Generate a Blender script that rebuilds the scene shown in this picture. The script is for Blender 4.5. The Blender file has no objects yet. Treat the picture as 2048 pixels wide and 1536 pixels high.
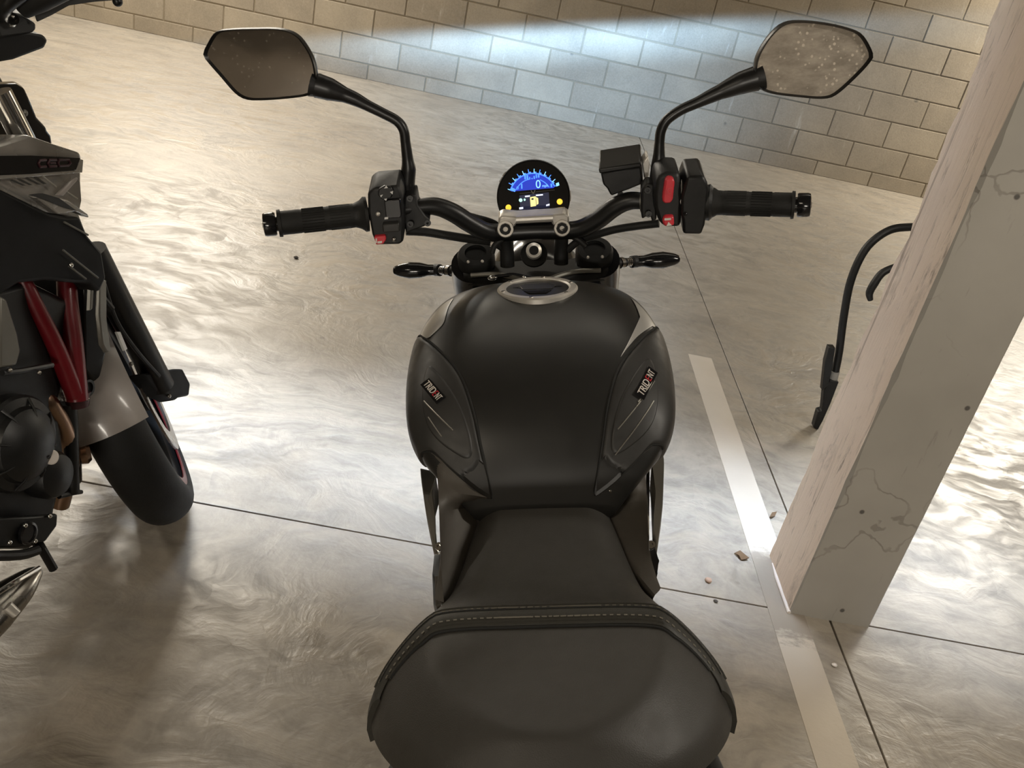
import bpy, bmesh, math, random
from mathutils import Vector, Matrix
random.seed(7)
scene = bpy.context.scene
COL = scene.collection

# ------------------------------------------------------------------ camera, light, exposure
cam_data = bpy.data.cameras.new('camera')
cam_data.sensor_width = 36.0
cam_data.lens = 32.3626
cam = bpy.data.objects.new('camera', cam_data)
COL.objects.link(cam)
cam.matrix_world = Matrix([(0.979774,-0.191169,-0.059137,0.0),(0.035848,0.45843,-0.888007,0.0),(0.196869,0.867927,0.456011,1.45)] + [(0, 0, 0, 1)])
cam_data.clip_start = 0.02
scene.camera = cam
vs = scene.view_settings
vs.view_transform = 'Standard'
vs.look = 'None'
vs.gamma = 1.0
vs.use_curve_mapping = False
vs.exposure = 0.45

world = bpy.data.worlds.new('world')
scene.world = world
world.use_nodes = True
world.node_tree.nodes['Background'].inputs[0].default_value = (0.9, 0.8, 0.68, 1)
world.node_tree.nodes['Background'].inputs[1].default_value = 0.05

def area_lamp(name, loc, size, power, colour, rot=(0, 0, 0), spread=180):
    d = bpy.data.lights.new(name, 'AREA')
    d.shape = 'RECTANGLE'
    d.size, d.size_y = size
    d.energy = power
    d.color = colour
    d.spread = math.radians(spread)
    o = bpy.data.objects.new(name, d)
    COL.objects.link(o)
    o.location = loc
    o.rotation_euler = rot
    return o
CEIL = 2.62
# (x, y, z of the tube, power, colour, length x, length y)
LAMPS = [(-2.45, 7.0, 2.14, 54, (1.0, .975, .91), 1.25, .20), (4.6, 6.8, 2.36, 118, (1.0, .94, .82), 1.25, .20),
         (-1.7, -1.2, 2.50, 20, (1.0, .87, .68), 1.2, .16), (2.0, .70, 2.50, 22, (1.0, .92, .80), 1.2, .16),  # the second is an added fill for the pillar's front face
         (0.4, 2.20, 2.50, 12, (.64, .78, 1.0), 2.8, .16), (-4.6, 4.2, 2.50, 75, (1.0, .90, .75), 1.2, .16),  # the second is added to brighten the pillar's left face
         (-1.85, 4.7, 2.50, 54, (1.0, .91, .76), 1.2, .16)]  # added to light the near floor and cast the front-wheel shadow
WALL_FILL = (-.2, -6.40, 1.75, 80, (1.0, .92, .80), 1.5, .16)       # added low fill for the pillar front, set unseen on the back wall
NARROW_SPREAD = 4      # cool batten's spread narrowed to bound the blue floor light; no louvre
for k, (lx, ly, lz, p, c, sx, sy) in enumerate(LAMPS):
    area_lamp('lamp_light', (lx, ly, lz), (sx, sy), p, c, spread=30 if k == NARROW_SPREAD else 180)

area_lamp('lamp_light', WALL_FILL[:3], WALL_FILL[5:], WALL_FILL[3], WALL_FILL[4], rot=(math.radians(90), 0, 0))

# ------------------------------------------------------------------ mesh helpers
class Geo:
    def __init__(self):
        self.v, self.f, self.m = [], [], []
        self.slot = 0
    def add(self, verts, faces):
        b = len(self.v)
        self.v += [tuple(p) for p in verts]
        for f in faces:
            self.f.append([i + b for i in f])
            self.m.append(self.slot)
        return self
    def box(self, c, s, rot=None):
        c = Vector(c)
        R = rot if rot is not None else Matrix.Identity(3)
        vs_ = [c + R @ Vector((x * s[0] / 2, y * s[1] / 2, z * s[2] / 2)) for x in (-1, 1) for y in (-1, 1) for z in (-1, 1)]
        return self.add(vs_, [(0, 1, 3, 2), (4, 6, 7, 5), (0, 4, 5, 1), (2, 3, 7, 6), (0, 2, 6, 4), (1, 5, 7, 3)])
    def tube(self, pts, r, n=12, smooth=0, cap=True, flat=1.0):
        P = [Vector(p) for p in pts]
        Rr = list(r) if isinstance(r, (list, tuple)) else [r] * len(P)
        if smooth:
            Q, RQ = [], []
            N = len(P)
            for i in range(N - 1):
                p0, p1, p2, p3 = P[max(i - 1, 0)], P[i], P[i + 1], P[min(i + 2, N - 1)]
                for k in range(smooth):
                    t = k / smooth
                    Q.append(.5 * (2 * p1 + (p2 - p0) * t + (2 * p0 - 5 * p1 + 4 * p2 - p3) * t * t + (3 * p1 - p0 - 3 * p2 + p3) * t ** 3))
                    RQ.append(Rr[i] * (1 - t) + Rr[i + 1] * t)
            Q.append(P[-1]); RQ.append(Rr[-1])
            P, Rr = Q, RQ
        N = len(P)
        verts, faces = [], []
        T0 = (P[1] - P[0]).normalized()
        ref = Vector((0, 0, 1)) if abs(T0.z) < .9 else Vector((0, 1, 0))
        u = T0.cross(ref).normalized()
        for i in range(N):
            t = (P[min(i + 1, N - 1)] - P[max(i - 1, 0)])
            t = t.normalized() if t.length > 1e-9 else T0
            u = (u - t * u.dot(t)).normalized()
            w = t.cross(u)
            for k in range(n):
                a = 2 * math.pi * k / n
                verts.append(P[i] + (u * math.cos(a) + w * math.sin(a) * flat) * Rr[i])
        for i in range(N - 1):
            for k in range(n):
                faces.append((i * n + k, i * n + (k + 1) % n, (i + 1) * n + (k + 1) % n, (i + 1) * n + k))
        if cap:
            faces.append(tuple(reversed(range(n))))
            faces.append(tuple((N - 1) * n + k for k in range(n)))
        return self.add(verts, faces)
    def lathe(self, prof, o, axis, n=32, closed=False, cap=True):
        """prof: (radius, height) pairs; round about axis from o"""
        a = Vector(axis).normalized()
        ref = Vector((0, 0, 1)) if abs(a.z) < .9 else Vector((0, 1, 0))
        u = a.cross(ref).normalized(); w = a.cross(u)
        o = Vector(o)
        verts = []
        for (r, h) in prof:
            for k in range(n):
                t = 2 * math.pi * k / n
                verts.append(o + a * h + (u * math.cos(t) + w * math.sin(t)) * max(r, 1e-5))
        faces = []
        N = len(prof)
        for i in range(N if closed else N - 1):
            j = (i + 1) % N
            for k in range(n):
                faces.append((i * n + k, i * n + (k + 1) % n, j * n + (k + 1) % n, j * n + k))
        if cap and not closed:
            faces.append(tuple(reversed(range(n))))
            faces.append(tuple((N - 1) * n + k for k in range(n)))
        return self.add(verts, faces)
    def prism(self, pts, d):
        """3-D polygon pts pushed along vector d"""
        P = [Vector(p) for p in pts]; d = Vector(d)
        n = len(P)
        verts = P + [p + d for p in P]
        faces = [tuple(range(n)), tuple(reversed(range(n, 2 * n)))]
        for i in range(n):
            j = (i + 1) % n
            faces.append((i, i + n, j + n, j))
        return self.add(verts, faces)
    def loft(self, rings, closed=True, cap=True):
        n = len(rings[0])
        verts = [p for r in rings for p in r]
        faces = []
        for i in range(len(rings) - 1):
            for k in range(n if closed else n - 1):
                j = (k + 1) % n
                faces.append((i * n + k, i * n + j, (i + 1) * n + j, (i + 1) * n + k))
        if cap and closed:
            faces.append(tuple(reversed(range(n))))
            faces.append(tuple((len(rings) - 1) * n + k for k in range(n)))
        return self.add(verts, faces)
    def ball(self, c, r, n=16, m=10, rot=None):
        rx, ry, rz = r if isinstance(r, (list, tuple)) else (r, r, r)
        R = rot if rot is not None else Matrix.Identity(3)
        rings = []
        for i in range(m + 1):
            t = math.pi * i / m
            t = min(max(t, .02), math.pi - .02)
            rings.append([Vector(c) + R @ Vector((rx * math.sin(t) * math.cos(2 * math.pi * k / n), ry * math.sin(t) * math.sin(2 * math.pi * k / n), rz * math.cos(t))) for k in range(n)])
        return self.loft(rings)
    def mesh(self, name, mats, sharp=35):
        me = bpy.data.meshes.new(name)
        me.from_pydata(self.v, [], self.f)
        for m in (mats if isinstance(mats, (list, tuple)) else [mats]):
            me.materials.append(m)
        bm = bmesh.new(); bm.from_mesh(me)
        bm.faces.ensure_lookup_table()
        for i, f in enumerate(bm.faces):
            f.material_index = self.m[i]
            f.smooth = True
        bmesh.ops.recalc_face_normals(bm, faces=bm.faces)
        bm.to_mesh(me); bm.free()
        me.set_sharp_from_angle(angle=math.radians(sharp))
        return me

def put(name, geo, mats, parent=None, bevel=0.0, sharp=35, solid=0.0, sub=0):
    me = geo.mesh(name, mats, sharp) if isinstance(geo, Geo) else geo
    o = bpy.data.objects.new(name, me)
    COL.objects.link(o)
    o.parent = parent
    if solid:
        s = o.modifiers.new('solid', 'SOLIDIFY'); s.thickness = abs(solid); s.offset = -1 if solid > 0 else 1
    if bevel:
        b = o.modifiers.new('bevel', 'BEVEL'); b.width = bevel; b.segments = 2; b.limit_method = 'ANGLE'; b.angle_limit = math.radians(30)
        b.harden_normals = False
    if sub:
        s = o.modifiers.new('sub', 'SUBSURF'); s.levels = sub; s.render_levels = sub
    return o
def tag(o, label=None, cat=None, group=None, kind=None):
    if label: o['label'] = label
    if cat: o['category'] = cat
    if group: o['group'] = group
    if kind: o['kind'] = kind
    return o
def empty(name, mat):
    o = bpy.data.objects.new(name, None)
    COL.objects.link(o)
    o.empty_display_size = .1
    o.matrix_world = mat
    return o

# ------------------------------------------------------------------ materials
class NT:
    def __init__(self, name):
        self.mat = bpy.data.materials.new(name)
        self.mat.use_nodes = True
        self.t = self.mat.node_tree
        self.b = self.t.nodes['Principled BSDF']
    def n(self, kind, **kw):
        nd = self.t.nodes.new(kind)
        for k, v in kw.items():
            if k.startswith('i_'):
                key = k[2:]
                nd.inputs[int(key) if key.isdigit() else key].default_value = v
            else:
                setattr(nd, k, v)
        return nd
    def l(self, a, b):
        self.t.links.new(a, b)
    def noise(self, vec, scale, detail=4, rough=.55, dist=0.0):
        nd = self.n('ShaderNodeTexNoise', i_Scale=scale, i_Detail=detail, i_Roughness=rough, i_Distortion=dist)
        if vec is not None: self.l(vec, nd.inputs['Vector'])
        return nd.outputs['Fac']
    def ramp(self, fac, stops):
        nd = self.n('ShaderNodeValToRGB')
        e = nd.color_ramp.elements
        while len(e) < len(stops): e.new(.5)
        for k, (p, c) in enumerate(stops):
            e[k].position = p
            e[k].color = c if len(c) == 4 else (*c, 1)
        self.l(fac, nd.inputs[0])
        return nd.outputs['Color']
    def val(self, fac, a, b, lo=0.0, hi=1.0):
        nd = self.n('ShaderNodeMapRange')
        for k, v in zip((1, 2, 3, 4), (a, b, lo, hi)): nd.inputs[k].default_value = v
        self.l(fac, nd.inputs[0])
        return nd.outputs[0]
    def mix(self, fac, a, b, mode='MIX'):
        nd = self.n('ShaderNodeMix', data_type='RGBA', blend_type=mode)
        for sock, v in ((nd.inputs[0], fac), (nd.inputs[6], a), (nd.inputs[7], b)):
            if hasattr(v, 'node'): self.l(v, sock)
            elif isinstance(v, (int, float)): sock.default_value = v
            else: sock.default_value = (*v, 1) if len(v) == 3 else v
        return nd.outputs[2]
    def math(self, op, a, b=None):
        nd = self.n('ShaderNodeMath', operation=op)
        for s, v in ((nd.inputs[0], a), (nd.inputs[1], b)):
            if v is None: continue
            if hasattr(v, 'node'): self.l(v, s)
            else: s.default_value = v
        return nd.outputs[0]
    def mapping(self, vec, scale=(1, 1, 1), loc=(0, 0, 0), rot=(0, 0, 0)):
        nd = self.n('ShaderNodeMapping')
        nd.inputs['Scale'].default_value = scale; nd.inputs['Location'].default_value = loc; nd.inputs['Rotation'].default_value = rot
        self.l(vec, nd.inputs['Vector'])
        return nd.outputs[0]
    def bump(self, h, strength=.3, dist=.01):
        nd = self.n('ShaderNodeBump', i_Strength=strength, i_Distance=dist)
        self.l(h, nd.inputs['Height'])
        self.l(nd.outputs[0], self.b.inputs['Normal'])
    @property
    def obj(self):
        return self.n('ShaderNodeTexCoord').outputs['Object']
    @property
    def pos(self):
        return self.n('ShaderNodeNewGeometry').outputs['Position']

def basic(name, col, rough=.5, metal=0.0, spec=.5, coat=0.0, bump=0.0, bscale=300, var=0.12, emit=0.0):
    m = NT(name)
    b = m.b
    co = m.obj
    f = m.noise(co, bscale * .12, 3)
    m.l(m.mix(f, tuple(c * (1 - var) for c in col), tuple(min(1, c * (1 + var)) for c in col)), b.inputs['Base Color'])
    g = m.noise(co, bscale * .05, 3)
    m.l(m.val(g, .3, .7, max(.02, rough * .88), min(1, rough * 1.12)), b.inputs['Roughness'])
    b.inputs['Metallic'].default_value = metal
    b.inputs['Specular IOR Level'].default_value = spec
    b.inputs['Coat Weight'].default_value = coat
    b.inputs['Coat Roughness'].default_value = .12
    if bump: m.bump(m.noise(co, bscale, 3), bump, .001)
    if emit:
        b.inputs['Emission Color'].default_value = (*col, 1)
        b.inputs['Emission Strength'].default_value = emit
    return m.mat

M = {}
M['black_plastic'] = basic('black_plastic', (.0075, .0075, .0075), .5, bump=.15, bscale=900)
M['black_satin'] = basic('black_satin', (.0065, .0065, .0065), .36)
M['black_gloss'] = basic('black_gloss', (.008, .008, .009), .16)
M['tank_paint'] = basic('tank_paint', (.015, .0147, .0138), .36, spec=.55, var=.03)
M['pad_rubber'] = basic('pad_rubber', (.026, .025, .0235), .48, bump=.1, bscale=1200)
M['grip_rubber'] = basic('grip_rubber', (.011, .0107, .0098), .62, spec=.35, bump=.25, bscale=500)
M['vinyl'] = basic('vinyl', (.040, .037, .032), .50, spec=.5, bump=.35, bscale=900, var=.06)
M['vinyl_band'] = basic('vinyl_band', (.030, .028, .022), .50, spec=.4, bump=.3, bscale=900)
M['thread'] = basic('thread', (.16, .145, .115), .7)
M['seam'] = basic('seam', (.008, .008, .007), .8)
M['side_cover'] = basic('side_cover', (.075, .066, .055), .55, bump=.2, bscale=700)
M['frame_grey'] = basic('frame_grey', (.17, .163, .142), .38, metal=.5)
M['alloy'] = basic('alloy', (.60, .57, .52), .38, metal=.55, bump=.1, bscale=700)
M['bright_alloy'] = basic('bright_alloy', (.80, .77, .71), .30, metal=.35)
M['tank_silver'] = basic('tank_silver', (.46, .45, .43), .34, metal=.35, var=.03)
M['dull_black'] = basic('dull_black', (.007, .007, .0068), .6, spec=.3)
M['chrome'] = basic('chrome', (.75, .74, .72), .14, metal=1.0)
M['steel'] = basic('steel', (.36, .34, .31), .28, metal=1.0)
M['engine_black'] = basic('engine_black', (.009, .009, .009), .42, metal=.2, bump=.15, bscale=500)
M['red_switch'] = basic('red_switch', (.62, .035, .05), .38, spec=.6)
M['red_paint'] = basic('red_paint', (.12, .004, .008), .34, coat=.15)
M['red_letter'] = basic('red_letter', (.52, .02, .03), .4)
M['dark_red'] = basic('dark_red', (.040, .010, .013), .5)
M['white_letter'] = basic('white_letter', (.72, .66, .60), .4)
M['silver_line'] = basic('silver_line', (.55, .53, .48), .3, metal=.8)
M['white_mark'] = basic('white_mark', (.7, .7, .68), .5)
M['silver_paint'] = basic('silver_paint', (.30, .29, .27), .26, metal=.55, coat=.5)
M['fender_paint'] = basic('fender_paint', (.30, .27, .25), .38, coat=.3)
M['tyre'] = basic('tyre', (.010, .010, .010), .66, spec=.35, bump=.3, bscale=160)
M['gauge_glass'] = basic('gauge_glass', (.006, .0055, .005), .12, spec=.5)
M['lcd_back'] = basic('lcd_back', (.008, .028, .40), .4, emit=.85)
M['lcd_bright'] = basic('lcd_bright', (.07, .26, 1.0), .4, emit=1.0)
M['lcd_white'] = basic('lcd_white', (.25, .62, 1.0), .4, emit=.95)
M['screen_dark'] = basic('screen_dark', (.012, .016, .045), .35, emit=.5)
M['screen_white'] = basic('screen_white', (.62, .66, .8), .4, emit=1.0)
M['fuel_yellow'] = basic('fuel_yellow', (1.0, .82, .32), .4, emit=.75)
M['indicator_lamp'] = basic('indicator_lamp', (1.0, .58, .05), .4, emit=.9)
M['neutral_green'] = basic('neutral_green', (.45, 1.0, .75), .4, emit=.9)
M['lens'] = basic('lens', (.8, .82, .85), .08)
M['headlamp_lens'] = basic('headlamp_lens', (.8, .9, 1.0), .2, emit=4.0)
M['copper'] = basic('copper', (.34, .22, .15), .3, metal=1.0)
M['rear_red'] = basic('rear_red', (.35, .01, .01), .25)
M['tube_lamp'] = basic('tube_lamp', (1.0, .93, .8), .4, emit=6.0)
M['lamp_body'] = basic('lamp_body', (.5, .49, .46), .5)
M['mortar'] = basic('mortar', (.20, .160, .105), .9, bump=.4, bscale=120)
M['leaf'] = basic('leaf', (.13, .075, .035), .8)
M['pebble'] = basic('pebble', (.42, .28, .20), .8, bump=.4, bscale=200)
M['pebble_dark'] = basic('pebble_dark', (.06, .05, .04), .8)
M['ring_grey'] = basic('ring_grey', (.36, .35, .33), .5)
M['mirror_back'] = M['black_satin']

def mirror_mat(name, dust, tint):
    m = NT(name)
    co = m.obj
    m.b.inputs['Metallic'].default_value = 1.0
    m.b.inputs['Base Color'].default_value = (*tint, 1)
    m.b.inputs['Roughness'].default_value = .09
    d = m.n('ShaderNodeBsdfDiffuse')
    d.inputs[0].default_value = (.62, .55, .46, 1)
    v = m.n('ShaderNodeTexVoronoi', i_Scale=150.0)
    m.l(co, v.inputs['Vector'])
    spots = m.val(v.outputs['Distance'], .14, .34, 1.6, 0.0)
    keep = m.val(m.noise(co, 60, 3), .48, .66, 0, 1)
    haze = m.val(m.noise(m.mapping(co, (1, 1, 2.2)), 26, 5, .65), .35, .75, .42, .80)
    fac = m.math('MULTIPLY', m.math('ADD', m.math('MULTIPLY', spots, keep), haze), dust)
    mx = m.n('ShaderNodeMixShader')
    m.l(fac, mx.inputs[0]); m.l(m.b.outputs[0], mx.inputs[1]); m.l(d.outputs[0], mx.inputs[2])
    out = m.t.nodes['Material Output']
    m.l(mx.outputs[0], out.inputs['Surface'])
    return m.mat
M['mirror_clean'] = mirror_mat('mirror_clean', .10, (.30, .27, .24))
M['mirror_dusty'] = mirror_mat('mirror_dusty', 1.0, (.50, .43, .36))

def floor_mat():
    m = NT('polished_concrete')
    p = m.pos
    warp = m.n('ShaderNodeTexNoise', i_Scale=1.15, i_Detail=4.0, i_Roughness=.55)
    m.l(p, warp.inputs['Vector'])
    va = m.n('ShaderNodeVectorMath', operation='MULTIPLY_ADD')
    m.l(warp.outputs['Color'], va.inputs[0]); va.inputs[1].default_value = (.62, .62, 0); m.l(p, va.inputs[2])
    w = va.outputs[0]
    swirl = m.noise(m.mapping(w, (2.6, 7.5, 1), rot=(0, 0, .12)), 1.7, 4, .52, .15)
    swirl2 = m.noise(m.mapping(w, (5.0, 9.5, 1), (3, 1, 0), rot=(0, 0, -.6)), 1.5, 4, .55, .8)
    def whorl(scale, seed, freq):
        v = m.n('ShaderNodeTexVoronoi', i_Scale=scale, i_Randomness=1.0)
        mp = m.mapping(w, (1, 1.35, 0), (seed, seed * .7, 0))
        m.l(mp, v.inputs['Vector'])
        sub = m.n('ShaderNodeVectorMath', operation='SUBTRACT'); m.l(mp, sub.inputs[0]); m.l(v.outputs['Position'], sub.inputs[1])
        sp_ = m.n('ShaderNodeSeparateXYZ'); m.l(sub.outputs[0], sp_.inputs[0])
        sc_ = m.n('ShaderNodeSeparateColor'); m.l(v.outputs['Color'], sc_.inputs[0])
        ang = m.math('ARCTAN2', sp_.outputs[1], sp_.outputs[0])
        cx = m.n('ShaderNodeCombineXYZ')
        m.l(m.math('MULTIPLY', v.outputs['Distance'], freq), cx.inputs[0]); m.l(m.math('MULTIPLY', sc_.outputs[0], 40.0), cx.inputs[1]); m.l(m.math('MULTIPLY', ang, .9), cx.inputs[2])
        return m.noise(cx.outputs[0], 1.0, 4, .6)
    wh = m.math('ADD', m.math('MULTIPLY', whorl(1.25, 3.1, 15.0), .5), m.math('MULTIPLY', whorl(2.1, 8.3, 11.0), .5))
    patch = m.noise(p, .8, 5, .62)
    blot = m.noise(m.mapping(p, (1, 1.6, 1), (7.3, 2.1, 0)), 3.4, 6, .68)
    fine = m.noise(p, 55, 5, .7)
    sw = m.math('ADD', m.math('ADD', m.math('MULTIPLY', swirl, .26), m.math('MULTIPLY', swirl2, .34)), m.math('MULTIPLY', wh, .52))
    amount = m.val(m.noise(m.mapping(p, (1, 1, 1), (2.2, 9.1, 0)), .9, 3), .32, .58, .3, 1.15)
    sw = m.math('ADD', m.math('MULTIPLY', m.math('SUBTRACT', sw, .56), amount), .5)
    base = m.ramp(patch, [(.30, (.275, .232, .182)), (.52, (.325, .280, .220)), (.72, (.365, .322, .258))])
    strk = m.ramp(sw, [(.41, (.62, .61, .59)), (.50, (.97, .97, .97)), (.57, (1.16, 1.155, 1.15))])
    col = m.mix(1.0, base, strk, 'MULTIPLY')
    col = m.mix(1.0, col, m.ramp(blot, [(.28, (.70, .68, .65)), (.5, (1, 1, 1)), (.70, (1.16, 1.16, 1.15))]), 'MULTIPLY')
    col = m.mix(.16, col, m.ramp(fine, [(.3, (.17, .14, .11)), (.7, (.5, .45, .38))]))
    stain = m.noise(m.mapping(p, (1, 1, 1), (1.3, 5.1, 0)), 2.1, 4, .7)
    col = m.mix(m.val(stain, .62, .74, 0, .30), col, (.20, .155, .105))
    dots = m.n('ShaderNodeTexVoronoi', i_Scale=3.2, i_Randomness=1.0)
    m.l(p, dots.inputs['Vector'])
    col = m.mix(m.val(dots.outputs['Distance'], .018, .034, .6, 0), col, (.10, .08, .06))
    for (sx_, sy_, rr_, am) in ((*(-0.1974,1.4761,0.0)[:2], .040, .5), (*(-0.0774,1.486,0.0)[:2], .042, .45), (*(-0.0712,1.3251,0.0)[:2], .036, .45), (*(-0.426,2.0894,0.0)[:2], .10, .22), (*(-0.4595,1.9462,0.0)[:2], .09, .18), (*(1.309,2.1539,0.0)[:2], .10, .25)):
        ds = m.n('ShaderNodeVectorMath', operation='DISTANCE'); m.l(p, ds.inputs[0]); ds.inputs[1].default_value = (sx_, sy_, 0)
        wob = m.math('ADD', ds.outputs['Value'], m.math('MULTIPLY', m.math('SUBTRACT', fine, .5), rr_ * 1.2))
        col = m.mix(m.val(wob, rr_ * .55, rr_, am, 0), col, (.12, .09, .055))
    m.l(col, m.b.inputs['Base Color'])
    rg = m.math('ADD', m.val(sw, .43, .56, .56, .36), m.val(patch, .3, .7, .03, -.03))
    m.l(rg, m.b.inputs['Roughness'])
    m.b.inputs['Specular IOR Level'].default_value = 1.0
    m.b.inputs['Coat Weight'].default_value = .8
    m.l(m.val(sw, .43, .56, .58, .34), m.b.inputs['Coat Roughness'])
    m.bump(m.math('ADD', m.math('MULTIPLY', sw, 1.0), m.math('MULTIPLY', fine, .05)), .55, .026)
    return m.mat
M['floor'] = floor_mat()

def paint_mat():
    m = NT('worn_white_paint')
    p = m.pos
    sep = m.n('ShaderNodeSeparateXYZ'); m.l(p, sep.inputs[0])
    near = m.math('ABSOLUTE', m.math('SUBTRACT', sep.outputs[1], 1.93))
    wear = m.val(near, .10, .34, .62, -.35)
    nz = m.noise(m.mapping(p, (1, 3, 1)), 13, 6, .7)
    nz2 = m.noise(p, 60, 4, .7)
    t = m.math('ADD', m.math('ADD', m.math('MULTIPLY', nz, .8), m.math('MULTIPLY', nz2, .35)), wear)
    f = m.val(t, .80, 1.0, 0, 1)
    white = m.mix(m.noise(p, 5, 5), (.47, .40, .315), (.60, .53, .435))
    m.l(m.mix(f, white, (.30, .255, .205)), m.b.inputs['Base Color'])
    m.b.inputs['Roughness'].default_value = .55
    m.bump(nz2, .15, .004)
    return m.mat
M['paint'] = paint_mat()

def block_mat():
    m = NT('concrete_block')
    co = m.obj
    oi = m.n('ShaderNodeObjectInfo')
    tc = m.n('ShaderNodeVectorMath', operation='ADD'); m.l(co, tc.inputs[0]); m.l(oi.outputs['Location'], tc.inputs[1])
    p = tc.outputs[0]
    base = m.ramp(oi.outputs['Random'], [(0, (.215, .174, .122)), (.5, (.245, .200, .142)), (1, (.275, .228, .163))])
    cl = m.noise(p, 3.2, 5, .6)
    col = m.mix(1.0, base, m.ramp(cl, [(.3, (.84, .84, .84)), (.7, (1.13, 1.12, 1.10))]), 'MULTIPLY')
    run = m.noise(m.mapping(p, (9, 1, 1.2)), 1.6, 5, .65)
    col = m.mix(m.val(run, .62, .74, 0, .5), col, (.50, .46, .38))
    spot = m.n('ShaderNodeTexVoronoi', i_Scale=2.6); m.l(p, spot.inputs['Vector'])
    col = m.mix(m.val(spot.outputs['Distance'], .03, .055, .7, 0), col, (.07, .06, .05))
    fine = m.noise(p, 90, 4, .7)
    col = m.mix(.14, col, m.ramp(fine, [(.3, (.12, .1, .07)), (.7, (.5, .44, .34))]))
    m.l(col, m.b.inputs['Base Color'])
    m.b.inputs['Roughness'].default_value = .85
    m.bump(m.math('ADD', fine, m.math('MULTIPLY', cl, 2.0)), .25, .004)
    return m.mat
M['block'] = block_mat()

def pillar_side():
    m = NT('scraped_pillar_face')
    p = m.pos
    a = m.noise(p, 2.2, 4, .6)
    col = m.ramp(a, [(.3, (.60, .49, .40)), (.55, (.66, .545, .45)), (.75, (.64, .54, .43))])
    st = m.noise(m.mapping(p, (14, 14, 2.4)), 2.2, 7, .75, .4)
    col = m.mix(m.val(st, .56, .68, 0, .75), col, (.15, .115, .09))
    st2 = m.noise(m.mapping(p, (20, 20, .6), (3, 0, 0)), 1.6, 4, .6)
    col = m.mix(m.val(st2, .60, .66, 0, .6), col, (.20, .15, .11))
    gr = m.noise(m.mapping(p, (5, 5, 2.2), (4, 1, 2)), 2.0, 7, .72, .3)
    col = m.mix(m.val(gr, .55, .68, 0, .55), col, (.27, .225, .185))
    lt = m.noise(m.mapping(p, (8, 8, 2), (0, 5, 0)), 3, 5, .7)
    col = m.mix(m.val(lt, .56, .72, 0, .5), col, (.70, .60, .48))
    m.l(col, m.b.inputs['Base Color'])
    m.b.inputs['Roughness'].default_value = .85
    m.bump(m.math('ADD', m.math('MULTIPLY', st, -1.0), m.math('MULTIPLY', st2, -.6)), .5, .008)
    return m.mat
def pillar_front():
    m = NT('grey_pillar_face')
    p = m.pos
    a = m.noise(p, 1.7, 5, .6)
    col = m.ramp(a, [(.3, (.30, .28, .245)), (.7, (.39, .365, .32))])
    v = m.n('ShaderNodeTexVoronoi', i_Scale=11.0); m.l(p, v.inputs['Vector'])
    col = m.mix(m.val(v.outputs['Distance'], .05, .085, .85, 0), col, (.05, .045, .04))
    cr = m.n('ShaderNodeTexVoronoi', feature='DISTANCE_TO_EDGE', i_Scale=2.1)
    wv = m.n('ShaderNodeTexNoise', i_Scale=6.0, i_Detail=4.0); m.l(p, wv.inputs['Vector'])
    ad = m.n('ShaderNodeVectorMath', operation='MULTIPLY_ADD'); m.l(wv.outputs['Color'], ad.inputs[0]); ad.inputs[1].default_value = (.25, .25, .25); m.l(p, ad.inputs[2])
    m.l(ad.outputs[0], cr.inputs['Vector'])
    crk = m.math('MULTIPLY', m.val(cr.outputs['Distance'], .003, .008, 1, 0), m.val(m.noise(p, 2.4, 3), .42, .56, 0, 1))
    col = m.mix(m.math('MULTIPLY', crk, .45), col, (.13, .11, .09))
    sc = m.noise(m.mapping(p, (30, 30, 5)), 1.5, 6, .7)
    col = m.mix(m.val(sc, .64, .74, 0, .5), col, (.18, .16, .14))
    m.l(col, m.b.inputs['Base Color'])
    m.l(m.val(a, .3, .7, .42, .6), m.b.inputs['Roughness'])
    m.bump(m.math('SUBTRACT', a, crk), .2, .004)
    return m.mat
M['pillar_side'] = pillar_side()
M['pillar_front'] = pillar_front()
M['rough_concrete'] = basic('rough_concrete', (.26, .235, .20), .8, bump=.3, bscale=40, var=.25)
M['back_wall'] = basic('back_wall', (.20, .17, .13), .85, bump=.3, bscale=40, var=.2)

# ------------------------------------------------------------------ setting
X0, X1, Y0, WALL = -8.0, 10.0, -6.5, 7.4955
floor = put('floor', Geo().box(((X0 + X1) / 2, (Y0 + WALL) / 2, -.06), (X1 - X0, WALL - Y0 + .3, .08)), M['mortar'])
tag(floor, kind='structure')
JX, JY, GAP = 1.0604, 1.8647, .0055
for (a, b) in ((X0, JX), (JX, X1)):
    for (c, d) in ((Y0, JY), (JY, WALL + .1)):
        a2, b2 = a + (GAP / 2 if a == JX else 0), b - (GAP / 2 if b == JX else 0)
        c2, d2 = c + (GAP / 2 if c == JY else 0), d - (GAP / 2 if d == JY else 0)
        put('slab', Geo().box(((a2 + b2) / 2, (c2 + d2) / 2, -.0095), (b2 - a2, d2 - c2, .019)), M['floor'], floor, bevel=.0012)
put('painted_line', Geo().box(((.894 + .991) / 2, .6, .0006), (.097, 5.566, .0012)), M['paint'], floor)

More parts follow.
